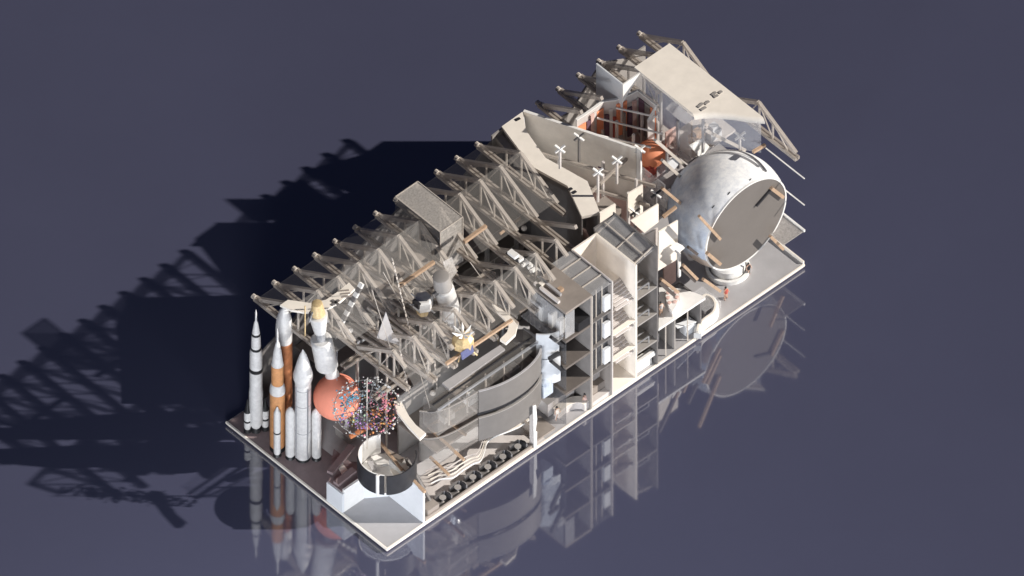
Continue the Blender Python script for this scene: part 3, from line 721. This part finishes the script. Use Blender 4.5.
for i, z in enumerate((L1+.3, L2+.3, L3+.3)):
    tag(MB().box(29.75, 30.55, .05, .38, z, z+2.1).build('white_cabin', 'coolwhite'), f'white cabin at the {["lowest","middle","highest"][i]} landing of the glass lift bay', 'cabin')
st = thing('stepped_seats', 'pale stepped seats below the glass lifts', 'seating', (29, 1, 0))
for i in range(4): MB().box(28.2, 30.6, .2+.75*i, .9+.75*i, .01, .6+.95*i).build('step', 'lightslab' if i % 2 == 0 else 'browngrey', st)

tw = thing('stair_tower', 'tall roofless cream stair tower open to the front with stair flights', 'tower', (32.5, 3, 0))
TX0, TX1, TYB, TZ = 30.75, 34.15, 6.0, 16.75
MB().box(TX1-.2, TX1, .0, TYB, .01, TZ).build('right_wall', 'cream', tw)
MB().box(TX0, TX1-.21, TYB-.2, TYB, .01, TZ).build('rear_wall', 'cream', tw)
MB().box(TX0, TX0+.12, .0, TYB-.21, .01, TZ).build('left_wall', 'lightslab', tw)
for z in (0.03+.22, L1, L2):
    MB().box(TX0+.13, TX1-.21, .0, (.55 if z > 1 else TYB-.22), z-.1, z).build('landing', 'cream', tw)
for z in (L1-.9, L2-.9, L3-.9):
    q = MB()
    for i in range(7): q.box(31.55+.12*i, 33.93, .25+.3*i, .56+.3*i, z+.24*i-.12, z+.24*i+.02)
    q.slabpoly([(33.2,.25,z-.3),(33.2,2.35,z+1.3),(33.2,2.35,z+1.45),(33.2,.25,z-.1)], (.3,0,0))
    q.build('stair_flight', 'lightslab', tw)

# dark service core right of the tower
co = thing('service_core', 'narrow dark service core of stacked floors right of the cream tower', 'core', (35.5, 2, 0))
MB().box(36.85, 37.0, .0, 6.5, .01, 17.3).build('right_wall', 'darkgrey', co)
MB().box(34.2, 36.84, 6.3, 6.5, .01, 17.0).build('rear_wall', 'darkgrey', co)
for z in (L1-1.2, L2-1.0, L3-1.0): MB().box(34.2, 36.84, .0, 6.28, z-.2, z).build('floor_slab', 'midgrey', co)
MB().box(34.2, 34.3, .5, 6, 1, 16.2).build('glass_front', 'glass', co)
MB().slabpoly([(34.3,.3,16.3),(36.8,.3,16.9),(36.8,6.2,17.2),(34.3,6.2,16.6)], (0,0,.06)).build('roof_pane', 'frost', co)
for y in (.5, 3.2, 6.0): MB().bar((34.3,y,16.5), (36.8,y,17.1), .1, .16).build('glazing_bar', 'rod', co)
MB().bar((35.5,.3,16.75), (35.5,6.2,17.05), .1, .14).build('glazing_bar', 'rod', co)
for z in (L1-1.2, L2-1.0, L3-1.0):
    r = MB()
    for y in (.3, 1.1): r.bar((34.4, y, z+.9), (36.0, y, z+.9), .12); 
    r.bar((34.4, .3, z), (34.4, .3, z+.9), .1); r.bar((36, .3, z), (36, .3, z+.9), .1)
    r.build('handrail', 'steel', co)
tag(MB().box(34.3, 36.8, .15, 1.0, 1.4, 1.7).box(34.4, 36.7, .2, .5, 1.7, 2.0).box(34.5, 36.6, .5, .9, .02, 1.4).build('reception_desk', 'white'), 'white reception desk at the foot of the dark core', 'desk')

# ------------------------------------------------------------------ canyon walls (zigzag pale roof strip)
zs = [(37.5,23.5),(36.0,17.5),(36.8,13.1),(35.0,9.04),(36.7,8.2),(38.7,12.2),(37.8,17.4),(38.2,18.9),(38.9,21.4),(40.4,23.55)]
cw = thing('canyon_roof', 'zigzag pale roof strip with its dark side wall across the building', 'roof', (37, 16, 0))
MB().prism(zs, 15.7, 16.05).build('roof_slab', 'cream', cw)
MB().ribbon([(37.5,23.2),(36.05,17.5),(36.85,13.1),(35.1,9.1)], .15, .02, 15.69).build('side_wall', 'darkgrey', cw)
MB().prism([(36.6,23.55),(37.45,23.55),(35.95,17.4),(35.4,17.6)], 14.6, 15.2).build('gutter', 'midgrey', cw)
MB().ribbon([(40.2,23.2),(38.85,21.4),(38.1,18.9),(37.75,17.4),(38.6,12.2),(36.7,8.4)], .12, 9, 15.69).build('inner_wall', 'coolwhite', cw)
for a, b in (((516,120),(520,118)), ((569,190),(572,188)), ((573,193),(576,191))):
    MB().bar(PZ(*a, 16.1), PZ(*b, 16.1), .3, .08).build('dark_mark', 'charcoal', cw)
dw = thing('diagonal_wall', 'large pale diagonal wall closing the far side of the canyon', 'wall', (43, 17, 0))
MB().slabpoly([(40.45,23.5,8), (45.2,12.1,6), (45.2,12.1,16.05), (40.45,23.5,16.05)], (.22,.09,0)).build('wall', 'plaster', dw)
MB().slabpoly([(40.42,23.5,16.06),(45.17,12.1,16.06),(45.42,12.2,16.06),(40.7,23.6,16.06)], (0,0,.06)).build('coping', 'white', dw)
MB().slabpoly([(45.24,12.05,5),(45.5,12.1,5),(45.5,12.1,16.2),(45.24,12.05,16.2)], (.1,-.5,0)).build('end_post', 'white', dw)
cf = thing('canyon_floors', 'split level floors and small walls inside the canyon', 'floor decks', (40, 12, 0))
MB().prism([(37.2,8.5),(44.5,8.5),(44.5,13),(41,21),(38.6,18)], 8.4, 8.7).build('deck', 'pink', cf)
MB().prism([(37.2,6.7),(43,6.7),(43,8.4),(37.2,8.4)], 6.4, 6.7).build('deck', 'lightslab', cf)
MB().box(38.5, 40.5, 14, 17, 8.71, 11).build('box_room', 'white', cf)
MB().box(40.6, 42.2, 11, 13.4, 8.71, 10.4).build('box_room', 'browngrey', cf)
MB().box(38.8, 40.2, 9.2, 11, 8.71, 10.6).build('box_room', 'midgrey', cf)
MB().box(37.6, 38.5, 7.0, 8, 6.71, 8.6).build('box_room', 'pink', cf)
for x, y in ((39, 9), (41.5, 9.2), (43.3, 10), (42.5, 14), (40.2, 18)): MB().box(x, x+.25, y, y+.25, 8.7, 14.5).build('column', 'lightslab', cf)
for a, b in (((38.5,20,14.4),(44.6,8.6,13.8)), ((37.3,16.5,14.3),(42.5,7.2,13.6)), ((38.6,12,14.2),(44.8,13,14.2))): MB().bar(a, b, .22, .35).build('tie_beam', 'truss', cf)
# white crosses on posts
xp = [(560,149,163,13.5,'pale cross on a post nearest the zigzag roof strip'), (579,137,158,16.0,'dark cross on a thick post before the diagonal wall'),
      (617,160,178,11.,'pale cross on a post low on the diagonal wall'), (598,172,196,10.,'pale cross on a post in the canyon middle'),
      (604,119,136,20.0,'white cross on a post above the orange room wall'), (635,212,226,7.5,'dark and white cross between the beige panels'),
      (656,194,208,7.0,'white cross on a dark post behind the wide beige panel'), (740,136,149,6.5,'white cross standing on top of the sphere'), (640,149,162,12,'white cross at the top end of the diagonal wall')]
for px, py, pb, Y, lb in xp:
    c = PY(px, py, Y); dk = 'dark' in lb
    t = thing('post_cross', lb, 'cross sign', PY(px, pb, Y), 'crosses on posts')
    q = PY(px, pb, Y)
    MB().bar(q-Vector((0,0,.8)), c, .2, .2).build('post', 'darkgrey' if dk else 'lightslab', t)
    for s in (-1, 1): 
        MB().bar(c+eu*.5+Vector((.2*s,.22*s,.24*s)), c-eu*.5-Vector((.2*s,.22*s,.24*s)), .2, .16).build('cross_arm', 'darkgrey' if dk and s == 1 and 'white' not in lb else ('charcoal' if dk and s==1 else 'white'), t)
# upright beige panels
def panel(pts, Y, mm, lb):
    o = MB().slabpoly([PY(x, y, Y) for x, y in pts], (0,.15,0)).build('upright_panel', mm); tag(o, lb, 'wall panel', 'upright wall panels of the centre')
panel(((600,213),(615.6,204),(616,222),(600,234)), 8.0, 'cream', 'small square cream panel at the end of the zigzag roof strip')
panel(((628,194),(643,185),(643,213),(635,219),(628,210)), 8.2, 'cream', 'tall narrow cream panel below the diagonal wall end')
panel(((631,221),(658.6,204),(658.6,222),(644.5,233)), 5.0, 'cream', 'wide cream panel behind the dark core')
panel(((659,232),(678,220.5),(678,259),(658,271)), 4.0, 'cream', 'tall cream panel beside the blue side of the sphere')
panel(((644,236),(658,228),(658,262),(652,252)), 5.6, 'lightslab', 'dim panel tucked behind the dark core wall')
panel(((664,262),(676,254),(676,281),(664,290)), 6.0, 'pink', 'pinkish panel below the tall cream panel')
sw = thing('white_stair', 'small white stair turret standing over the white deck', 'stair', (42, 3, 5))
a = PY(672, 250, 3.2)
MB().slabpoly([PY(672,250,3.2), PY(679,245,3.2), PY(685,248,3.2), PY(678,254,3.2)], (0,.4,.1)).build('top_slab', 'white', sw)
MB().slabpoly([PY(678,254,3.2), PY(681,253,3.2), PY(681,276,3.2), PY(679,278,3.2)], (0,.2,0)).build('column', 'white', sw)

# white deck with boat table
wd = thing('white_deck', 'white upper deck with curved rear edge above the dark shop', 'deck', (40, 3, 5))
MB().slabpoly([PZ(*p, 5.05) for p in ((658.5,329),(705.5,297.5),(701,295),(693,292),(684,289.5),(672,287.5),(659,287))], (0,0,-.3)).build('slab', 'white', wd)
bt = thing('boat_table', 'white boat-shaped table with six round seats on the white deck', 'table', PZ(672, 300, 5.06))
bp = [(664.5,296),(665.5,289.5),(670,288.5),(676,289.5),(679.5,294),(680,300),(677,307),(672.5,314),(669,309),(666,303)]
MB().slabpoly([PZ(x, y, 5.5) for x, y in bp], (0,0,-.42)).build('base', 'lightslab', bt)
bm_ = [(x*.86+672*.14, y*.86+299*.14) for x, y in bp]
MB().slabpoly([PZ(x, y, 5.9) for x, y in bm_], (0,0,-.38)).build('top', 'white', bt)
for px, py in ((668,293),(676,292.5),(668,298),(677,297.5),(669.5,303),(675,302)):
    MB().lathe([(.2,0),(.22,.03),(.2,.1),(.1,.12)], PZ(px, py, 5.905), n=12).build('seat', 'pink', bt, True)
sh = thing('dark_shop', 'dark shop bays under the white deck', 'shop', (39, 2, 0))
MB().box(37.05, 43.2, 3.4, 3.6, .02, 4.7).build('rear_wall', 'darkgrey', sh)
MB().box(43.1, 43.3, .4, 3.6, .02, 4.7).build('side_wall', 'darkgrey', sh)
MB().box(39.6, 39.75, .4, 3.3, .02, 4.7).build('partition', 'midgrey', sh)
for x in (38.3, 41.3): MB().box(x, x+.1, .3, .4, .02, 4.7).build('mullion', 'rod', sh)
MB().box(37.6, 39.2, 2.2, 3, .02, 1.2).build('counter', 'lightslab', sh)
MB().box(41.6, 42.9, .8, 1.8, .02, 1.3).build('counter', 'coolwhite', sh)
MB().slabpoly([(40.2,.6,2.4),(42.8,.6,1.4),(42.8,1.2,1.4),(40.2,1.2,2.4)], (0,0,.12)).build('escalator', 'coolwhite', sh)
# curving white bench wall
cb = [(702,300),(706,297.5),(712,300),(715.5,307),(713,315),(705,321),(699,327),(697.5,334)]
q = dens([(PZ(x, y, .7).x, PZ(x, y, .7).y) for x, y in cb], 5)
t = thing('curved_bench', 'white hook-shaped bench wall on the grey floor right of the deck', 'bench', (45, 1, 0))
MB().ribbon(q, .75, .01, .8).build('seat_wall', 'white', t, True)
MB().ribbon(q, .22, .8, 1.15).build('spine', 'cream', t, True)

# ------------------------------------------------------------------ the cut planetarium sphere
sc = Vector((50.9, 4.7, 8.8)); R = 6.05; dcut = 2.6
sp = thing('planetarium_sphere', 'huge moon-patterned sphere sliced flat at the front, on a ring base', 'sphere', sc)
th0 = math.acos(dcut/R)
prof = [(R*math.sin(th0+(math.pi-th0)*i/40), R*(-math.cos(th0+(math.pi-th0)*i/40))) for i in range(41)]
m = MB()
k = 64
for r_, z in prof:
    for j in range(k):
        t_ = 2*math.pi*j/k; m.v.append((r_*math.cos(t_), z, r_*math.sin(t_)))
for i in range(40):
    for j in range(k): m.f.append((i*k+j, i*k+(j+1) % k, (i+1)*k+(j+1) % k, (i+1)*k+j))
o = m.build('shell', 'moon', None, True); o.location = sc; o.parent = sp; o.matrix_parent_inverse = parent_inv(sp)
rd = prof[0][0]
MB().lathe([(rd-.12,0),(rd-.12,.1)], sc+Vector((0,-dcut-.05,0)), (0,1,0), 64).build('cut_face', 'discgrey', sp)
m = MB().ribbon([(math.cos(2*math.pi*i/64)*(rd-.03), math.sin(2*math.pi*i/64)*(rd-.03)) for i in range(65)], .16, 0, .16)
m.v = [(x+sc.x, sc.y-dcut-.1+z, y+sc.z) for x, y, z in m.v]
m.build('cut_rim', 'white', sp, True)
MB().lathe([(1.75,0.01),(1.75,1.2),(1.2,1.5),(1.2,2.9)], (sc.x,sc.y,0), n=32).build('pedestal', 'white', sp, True)
rg = MB()
kk = 48
for r0, z0_ in ((1.95,.02),(2.25,.02),(2.25,.5),(1.95,.5)):
    for j in range(kk): rg.v.append((sc.x+r0*math.cos(2*math.pi*j/kk), sc.y+r0*math.sin(2*math.pi*j/kk), z0_))
for i in range(4):
    for j in range(kk): rg.f.append((i*kk+j, i*kk+(j+1) % kk, ((i+1) % 4)*kk+(j+1) % kk, ((i+1) % 4)*kk+j))
rg.build('ring_base', 'white', sp, True)
for px, py in ((724,270),(732,270)): 
    p = PZ(px, py, 1.21); MB().bar(p-eu*.2, p+eu*.2, .25, .08).build('dark_mark', 'charcoal', sp)
for i, (px, py) in enumerate(((709,206),(729,192),(750,180))):
    d = (PY(px, py, 2.4)-sc); p = sc+d.normalized()*(R+.03)
    MB().bar(p-Vector((.15,0,.09)), p+Vector((.15,0,.1)), .08, .06).build('hatch', 'charcoal', sp)
for pa, pb, Ya, mm, w, lb in (((699,216),(720,239),1.8,'timber',.28,'long timber beam laid against the blue side of the sphere'),
                        ((707,253),(720,264),1.6,'timber',.35,'short timber beam at the lower left of the cut disc'),
                        ((771,188),(783,197),1.9,'timber',.35,'short timber beam at the upper right of the cut disc'),
                        ((756,206),(770,190),1.95,'charcoal',.25,'black bar across the upper right of the cut disc'),
                        ((770,236),(783,249),1.0,'timber',.3,'timber beam right of the sphere by the platform edge'),
                        ((753,152),(765,145),4.0,'timber',.3,'yellowish timber beam above the sphere'),
                        ((683,265),(697,279),2.2,'timber',.3,'timber beam over the glass steps left of the sphere'),
                        ((681,268),(695,281),2.3,'darktimber',.3,'dark beam paired below the glass steps timber'),
                        ((661,279),(678,292),1.2,'timber',.3,'timber beam over the boat table'),
                        ((659,282),(674,295),1.0,'darktimber',.35,'dark beam paired with the timber over the boat table'),
                        ((703,279),(720,291),.6,'timber',.3,'timber beam lying before the ring base'),
                        ((688,247),(697,254),2.2,'darktimber',.3,'dark stub beam left of the sphere'),
                        ((662,188),(680,203),6.5,'timber',.3,'timber beam running into the sphere from behind'),
                        ((663,217),(676,207),5.5,'timber',.3,'timber beam crossing above the tall cream panel')):
    tag(MB().bar(PY(*pa, Ya), PY(*pb, Ya), w, w).build('timber_beam', mm), lb, 'beam', 'loose timber beams in the cutaway')
tag(MB().slabpoly([(44.6,1.3,1.0),(46.8,1.3,1.0),(46.8,4,1.0),(44.6,4,1.0)], (0,0,.12)).box(44.6,44.7,1.3,1.4,.01,1).box(46.7,46.8,1.3,1.4,.01,1).box(44.6,44.7,3.9,4,.01,1).build('glass_steps', 'frost'), 'low frosted glass platform left of the sphere', 'platform')
people(726, 299, 0.01, 'person in red top standing alone on the grey floor before the sphere', 'red', 'skin', 0)
people(748.5, 275, 0.01, 'person in dark clothes right of the ring base', 'charcoal', 'darkgrey', 0)
people(661, 314, 5.06, 'person in pale clothes beside the boat table', 'lightslab', 'timber', 0)
people(585, 406, 0.01, 'person in pale clothes with raised arm by the stepped seats', 'pink', 'darkgrey', 1, 1.8)
people(557, 419, 0.3, 'person in cream clothes right of the white fin', 'cream', 'lightslab', 0, 1.8)

# low curving counters between fin and lifts
t = thing('curved_counter', 'pale curved counter below the white screens', 'counter', (26, .8, 0))
MB().ribbon(dens([(24.6,1.6),(25.8,1.7),(26.8,1.5),(27.5,.9),(27.6,.3)]), .7, .01, 1.0).build('counter_body', 'lightslab', t, True)
MB().ribbon(dens([(24.6,1.6),(25.8,1.7),(26.8,1.5),(27.5,.9),(27.6,.3)]), .9, 1.001, 1.08).build('counter_top', 'cream', t, True)
tag(MB().box(20.9, 23.4, .5, 2.8, .01, .25).box(21.0, 21.2, 1.6, 2.7, .25, 1.4).build('dark_stage', 'browngrey'), 'low brown stage right of the white fin', 'stage')
tag(MB().prism([(24.0,2.2),(27.6,2.2),(27.6,4.9),(24.0,4.9)], .01, 1.8).build('low_block', 'lightslab'), 'low pale block behind the curved counter', 'block')

# ------------------------------------------------------------------ the far end: white roof, orange room, glass
rf = thing('white_roof', 'large flat white roof slab over the far end of the building', 'roof', (53, 11, 19))
rp = [(50.5,18),(55.3,18),(55.3,4.3),(54.3,5.5),(53.3,6.9),(52.1,8.3),(51.2,9.1),(50.5,9.5)]
MB().prism(rp, 19.15, 19.55).build('slab', 'cream', rf)
m = MB(); n_ = 8
pr = [(.55*math.sin(i/n_*1.45), .55*(math.cos(i/n_*1.45)-1)) for i in range(n_+1)]
edge = [(50.5,9.5),(51.2,9.1),(52.1,8.3),(53.3,6.9),(54.3,5.5),(55.3,4.3)]
for (xa, ya) in edge:
    for dx, dz in pr: m.v.append((xa-dx*.35, ya-dx, 19.55+dz))
    for dx, dz in reversed(pr): m.v.append((xa-dx*.27, ya-dx*.8, 19.4+dz*.9))
q_ = 2*(n_+1)
for i in range(len(edge)-1):
    for j in range(q_): m.f.append((i*q_+j, i*q_+(j+1) % q_, (i+1)*q_+(j+1) % q_, (i+1)*q_+j))
m.f += [tuple(reversed(range(q_))), tuple((len(edge)-1)*q_+j for j in range(q_))]
m.build('rolled_edge', 'cream', rf, True)
for a, b in (((698,107),(703,103)), ((701,110),(706,107)), ((705,104),(709,101)), ((712,95),(716,92)), ((714,97),(718,95)), ((719,93),(722,91))):
    MB().bar(PZ(*a, 19.6), PZ(*b, 19.6), .3, .08).build('dark_mark', 'midgrey', rf)  # small dark marks on the roof, built as raised bars
fg = thing('fog_glass', 'frosted glazing hanging below the front edge of the white roof', 'glazing', (53, 8, 15))
MB().slabpoly([(50.6,9.6,15.2),(55.2,4.45,14.2),(55.2,4.45,19.1),(50.6,9.6,19.1)], (.03,.03,0)).build('front_pane', 'fog', fg)
MB().slabpoly([(50.55,9.7,12.5),(50.55,17.8,12.5),(50.55,17.8,19.1),(50.55,9.7,19.1)], (.04,0,0)).build('side_pane', 'frost', fg)
bw = thing('far_wall', 'grey corner wall with lit white return left of the white roof', 'wall', (51, 21, 12))
MB().box(48.05, 48.2, 17.2, 21.0, 13.8, 19.5).build('side_wall', 'coolwhite', bw)
MB().slabpoly([(48.06,17.19,19.5),(50.45,17.19,19.5),(48.06,17.19,16.9)], (0,-.15,0)).build('return_wall', 'white', bw)
orr = thing('orange_room', 'roofless back room with orange, violet and grey wall panels', 'room', (49, 21, 6))
RZ = 17.
op = [PZ(x, y, RZ) for x, y in ((566,125),(585,114),(603,101),(615,99.4),(626,95.5),(638,90),(657,105))]
ow = [(q.x, q.y) for q in op]; ow[0] = (43.0, ow[0][1]-.15)
MB().ribbon(ow, .15, 10.6, RZ-.1).build('wall', 'lightslab', orr)
MB().ribbon(ow, .26, RZ-.099, RZ+.03).build('white_coping', 'white', orr)
MB().prism([(ow[0][0]+.2, ow[0][1]-.3)]+[(a, b-.05) for a, b in ow[1:]]+[(ow[-1][0], 11.5), (45.9, 11.5)], 10.3, 10.6).build('floor', 'pink', orr)
random.seed(11)
seq = [('orange',1.1,4.4),('violet',.5,4.2),('pink',.45,4.6),('lightslab',.35,5),('orange',.9,4.6),('violet',.4,3.4),('white',.35,4.6),('red',.45,3.0),('orange',.9,4.6)]
i = 0
for (xa, ya), (xb, yb) in zip(ow[:5], ow[1:6]):
    L = math.hypot(xb-xa, yb-ya); q = .05
    while q < L-.2:
        mm, wdt, hh = seq[i % 9]; e = min(L-.05, q+wdt); z0_ = 10.9+random.random()*1.4
        A0 = Vector((xa+(xb-xa)*q/L, ya+(yb-ya)*q/L-.12, z0_)); B0 = Vector((xa+(xb-xa)*e/L, ya+(yb-ya)*e/L-.12, z0_)); up = Vector((0,0,min(16.5, z0_+hh)-z0_))
        MB().slabpoly([A0, B0, B0+up, A0+up], (0,-.1-.04*(i % 3),0)).build('wall_panel', mm, orr)
        q = e+.04; i += 1
p5, p6 = ow[5], ow[6]
for k_, mm in enumerate(('violet','midgrey','orange')):
    y1_ = p5[1]-.3-.85*k_
    MB().box(p5[0]-.2, p5[0]-.09, y1_-.75, y1_, 11.2, 16.2).build('wall_panel', mm, orr)
for x, y, h, mm in ((43.6,16.6,4.5,'lightslab'), (45.2,17,4.2,'midgrey'), (46.6,16.4,5.,'lightslab'), (48,16.8,4.8,'midgrey'), (44.9,14.9,3.6,'lightslab'), (47.2,14.6,4.,'white'), (49.3,15.6,4.6,'lightslab')):
    MB().box(x, x+.24, y, y+.24, 10.6, 10.6+h).build('column', mm, orr)
for a, b in (((43.3,17.6,15.6),(47.4,12.2,14.6)), ((45.4,18,15.8),(49.4,12.6,14.8)), ((47.6,17.6,16),(50,14.2,15.6))): MB().bar(a, b, .12, .2).build('tie_beam', 'white', orr)
for i, (x, y, s_, h, mm) in enumerate(((44.2,15.6,1.2,1.1,'violet'), (46,15.4,1.,1.4,'orange'), (48.6,14.8,1.3,1.0,'charcoal'), (46.2,13.2,1.4,.7,'white'), (48.9,13,1.2,1.4,'pink'), (47.4,12.3,1.,1.1,'red'))):
    tag(MB().box(x-s_/2, x+s_/2, y-s_/3, y+s_/3, 10.61, 10.6+h).box(x-s_/4, x+s_/4, y-s_/5, y+s_/5, 10.6+h, 10.9+h).build('exhibit_block', mm),
        ['violet exhibit block at the left of the orange room', 'orange exhibit block in the middle of the orange room', 'black exhibit block before the orange panels', 'low white exhibit block in the orange room', 'pink exhibit block at the right of the orange room', 'red exhibit block near the diagonal wall'][i], 'exhibit')
c = PY(651, 154, 13.2)
t = thing('orange_globe', 'orange globe on a stand behind the top end of the diagonal wall', 'globe', c)
MB().ball(c, 1.5, 16).build('ball', 'orange', t, True)
MB().lathe([(.5,0),(.2,.1),(.15,c.z-6-1.4),(.5,c.z-6-1.3)], (c.x,c.y,6.), n=12).build('stand', 'lightslab', t, True)
# lit triangular wall and clutter between diagonal wall and sphere
panel(((648,121),(657,104.5),(657,140),(648,150)), 14.5, 'white', 'tall white wall panel left of the grey columns')
panel(((666,109),(676,100),(693,114),(693,128),(680,121)), 15.5, 'frost', 'frosted landscape panel under the white roof edge')
panel(((666,133),(676,127),(676,156),(667,158)), 12.5, 'pink', 'pink panel right of the orange globe')
panel(((690,146),(702,139),(711,148),(700,158)), 9.5, 'white', 'white tilted panel above the sphere edge')
panel(((668,163),(674,158),(680,163),(674,170)), 10.0, 'coolwhite', 'small white tilted panel left of the sphere')
fd = thing('far_decks', 'pale upper decks and columns behind the sphere', 'floor decks', (49, 12, 0))
MB().box(45.8, 56.5, 11.2, 21, 4.6, 4.9).build('deck', 'lightslab', fd)
MB().box(45.8, 56.5, 8.4, 12, L2-.3, L2).build('deck', 'slab', fd)
MB().box(50, 56.5, 9.6, 13.5, L3-.3, L3).build('deck', 'lightslab', fd)
for px, pt, pb, Y in ((678,121,168,11.5), (703,118,152,9.5), (661,92,140,15), (667,150,172,11)):
    a, b = PY(px, pt, Y), PY(px, pb, Y); MB().bar(a, b, .22, .22).build('column', 'slab', fd)
for pa, pb, Y in (((655,140),(690,170),10), ((662,160),(686,182),9), ((684,108),(716,132),12), ((705,130),(745,150),9)): MB().bar(PY(*pa, Y), PY(*pb, Y), .3, .3).build('tie_beam', 'rod', fd)
MB().box(45.9, 46, 8.6, 12.5, L2, 13).build('glass_screen', 'frost', fd)
MB().box(47, 50.3, 10.9, 10.95, L2, 13).build('glass_screen', 'frost', fd)
for i, (x, y, mm, lb) in enumerate(((47.2,9.4,'white','white block on the deck left of the sphere top'), (49,9.8,'skyblue','bluish block on the deck behind the sphere'), (52.5,11,'timber','timber block on the deck behind the sphere'), (54.2,10.4,'coolwhite','cool white block at the far end deck'))):
    z = L2 if i < 2 else L3
    tag(MB().box(x-.7, x+.7, y-.5, y+.5, z+.01, z+1.1).box(x-.3, x+.5, y-.3, y+.4, z+1.1, z+1.6).build('exhibit_block', mm), lb, 'exhibit')
# glass balcony and rods at the far right
gb = thing('glass_balcony', 'small grey glass balcony with white edge bar at the far right corner', 'balcony', (55.5, 2, L1))
MB().box(54.2, 56.9, .05, 3.5, L1-.1, L1).build('floor_pane', 'roofglass', gb)
MB().box(56.91, 57.1, .0, 3.6, L1-.15, L1+.15).build('edge_bar', 'white', gb)
MB().box(54.2, 56.9, 3.51, 3.6, L1-.12, L1+.05).build('edge_bar', 'lightslab', gb)
for z, y1_, lb in ((12.6, 5.7, 'long thin white rod sticking out at the upper right'), (8.7, 2.8, 'short thin white rod sticking out right of the cut disc')):
    tag(MB().bar((57, .0, z), (57, y1_, z), .1).build('thin_rod', 'white'), lb, 'rod')

# ------------------------------------------------------------------ light
w = D.worlds.new('World'); SC.world = w; w.use_nodes = True
bgn = w.node_tree.nodes['Background']; bgn.inputs['Color'].default_value = (.30, .38, .85, 1); bgn.inputs['Strength'].default_value = .045
el = math.radians(28.3)
to_sun = Vector((CA*math.cos(el), -SA*math.cos(el), math.sin(el)))
l = D.lights.new('key_sun', 'SUN'); l.energy = 5.; l.angle = math.radians(.6); l.color = (1, .94, .86)
o = D.objects.new('key_sun', l); COL.objects.link(o); o.rotation_euler = (-to_sun).to_track_quat('-Z', 'Y').to_euler(); o.location = to_sun*80
l = D.lights.new('fill_lamp', 'AREA'); l.shape = 'RECTANGLE'; l.size = 70; l.size_y = 9; l.energy = 74000; l.color = (.93, .96, 1)  # added unseen fill, low to lift shaded walls but not the floor
o = D.objects.new('fill_lamp', l); COL.objects.link(o); o.location = (-60, -34, 11)
o.rotation_euler = (Vector((28, 10, 8))-Vector(o.location)).to_track_quat('-Z', 'Z').to_euler()

l = D.lights.new('front_fill_lamp', 'AREA'); l.shape = 'RECTANGLE'; l.size = 50; l.size_y = 9; l.energy = 42000; l.color = (.88, .93, 1)  # second added unseen fill, put in to brighten the sphere's shaded side
o = D.objects.new('front_fill_lamp', l); COL.objects.link(o); o.location = (-30, -95, 13)
o.rotation_euler = (Vector((42, 6, 9))-Vector(o.location)).to_track_quat('-Z', 'Z').to_euler()

# ------------------------------------------------------------------ camera
cd = D.cameras.new('Camera'); cam = D.objects.new('Camera', cd); COL.objects.link(cam); SC.camera = cam
cd.type = 'ORTHO'; cd.ortho_scale = 102.4; cd.clip_end = 2000; cd.clip_start = 1
rgt = Vector((CA, -SA, 0)); upv = Vector((SA*SE, CA*SE, CE)); fwd = Vector((SA*CE, CA*CE, -SE))
ctr = rgt*12.5 + upv*(54.9-28.8)
cam.location = ctr - fwd*250
from mathutils import Matrix
mm_ = Matrix((rgt, upv, -fwd)).transposed(); cam.rotation_euler = mm_.to_euler()
SC.view_settings.view_transform = 'Standard'; SC.view_settings.look = 'None'; SC.view_settings.exposure = .2; SC.view_settings.gamma = 1
SC.cycles.max_bounces = 10; SC.cycles.transparent_max_bounces = 24
try: SC.cycles.use_denoising = True
except Exception: pass
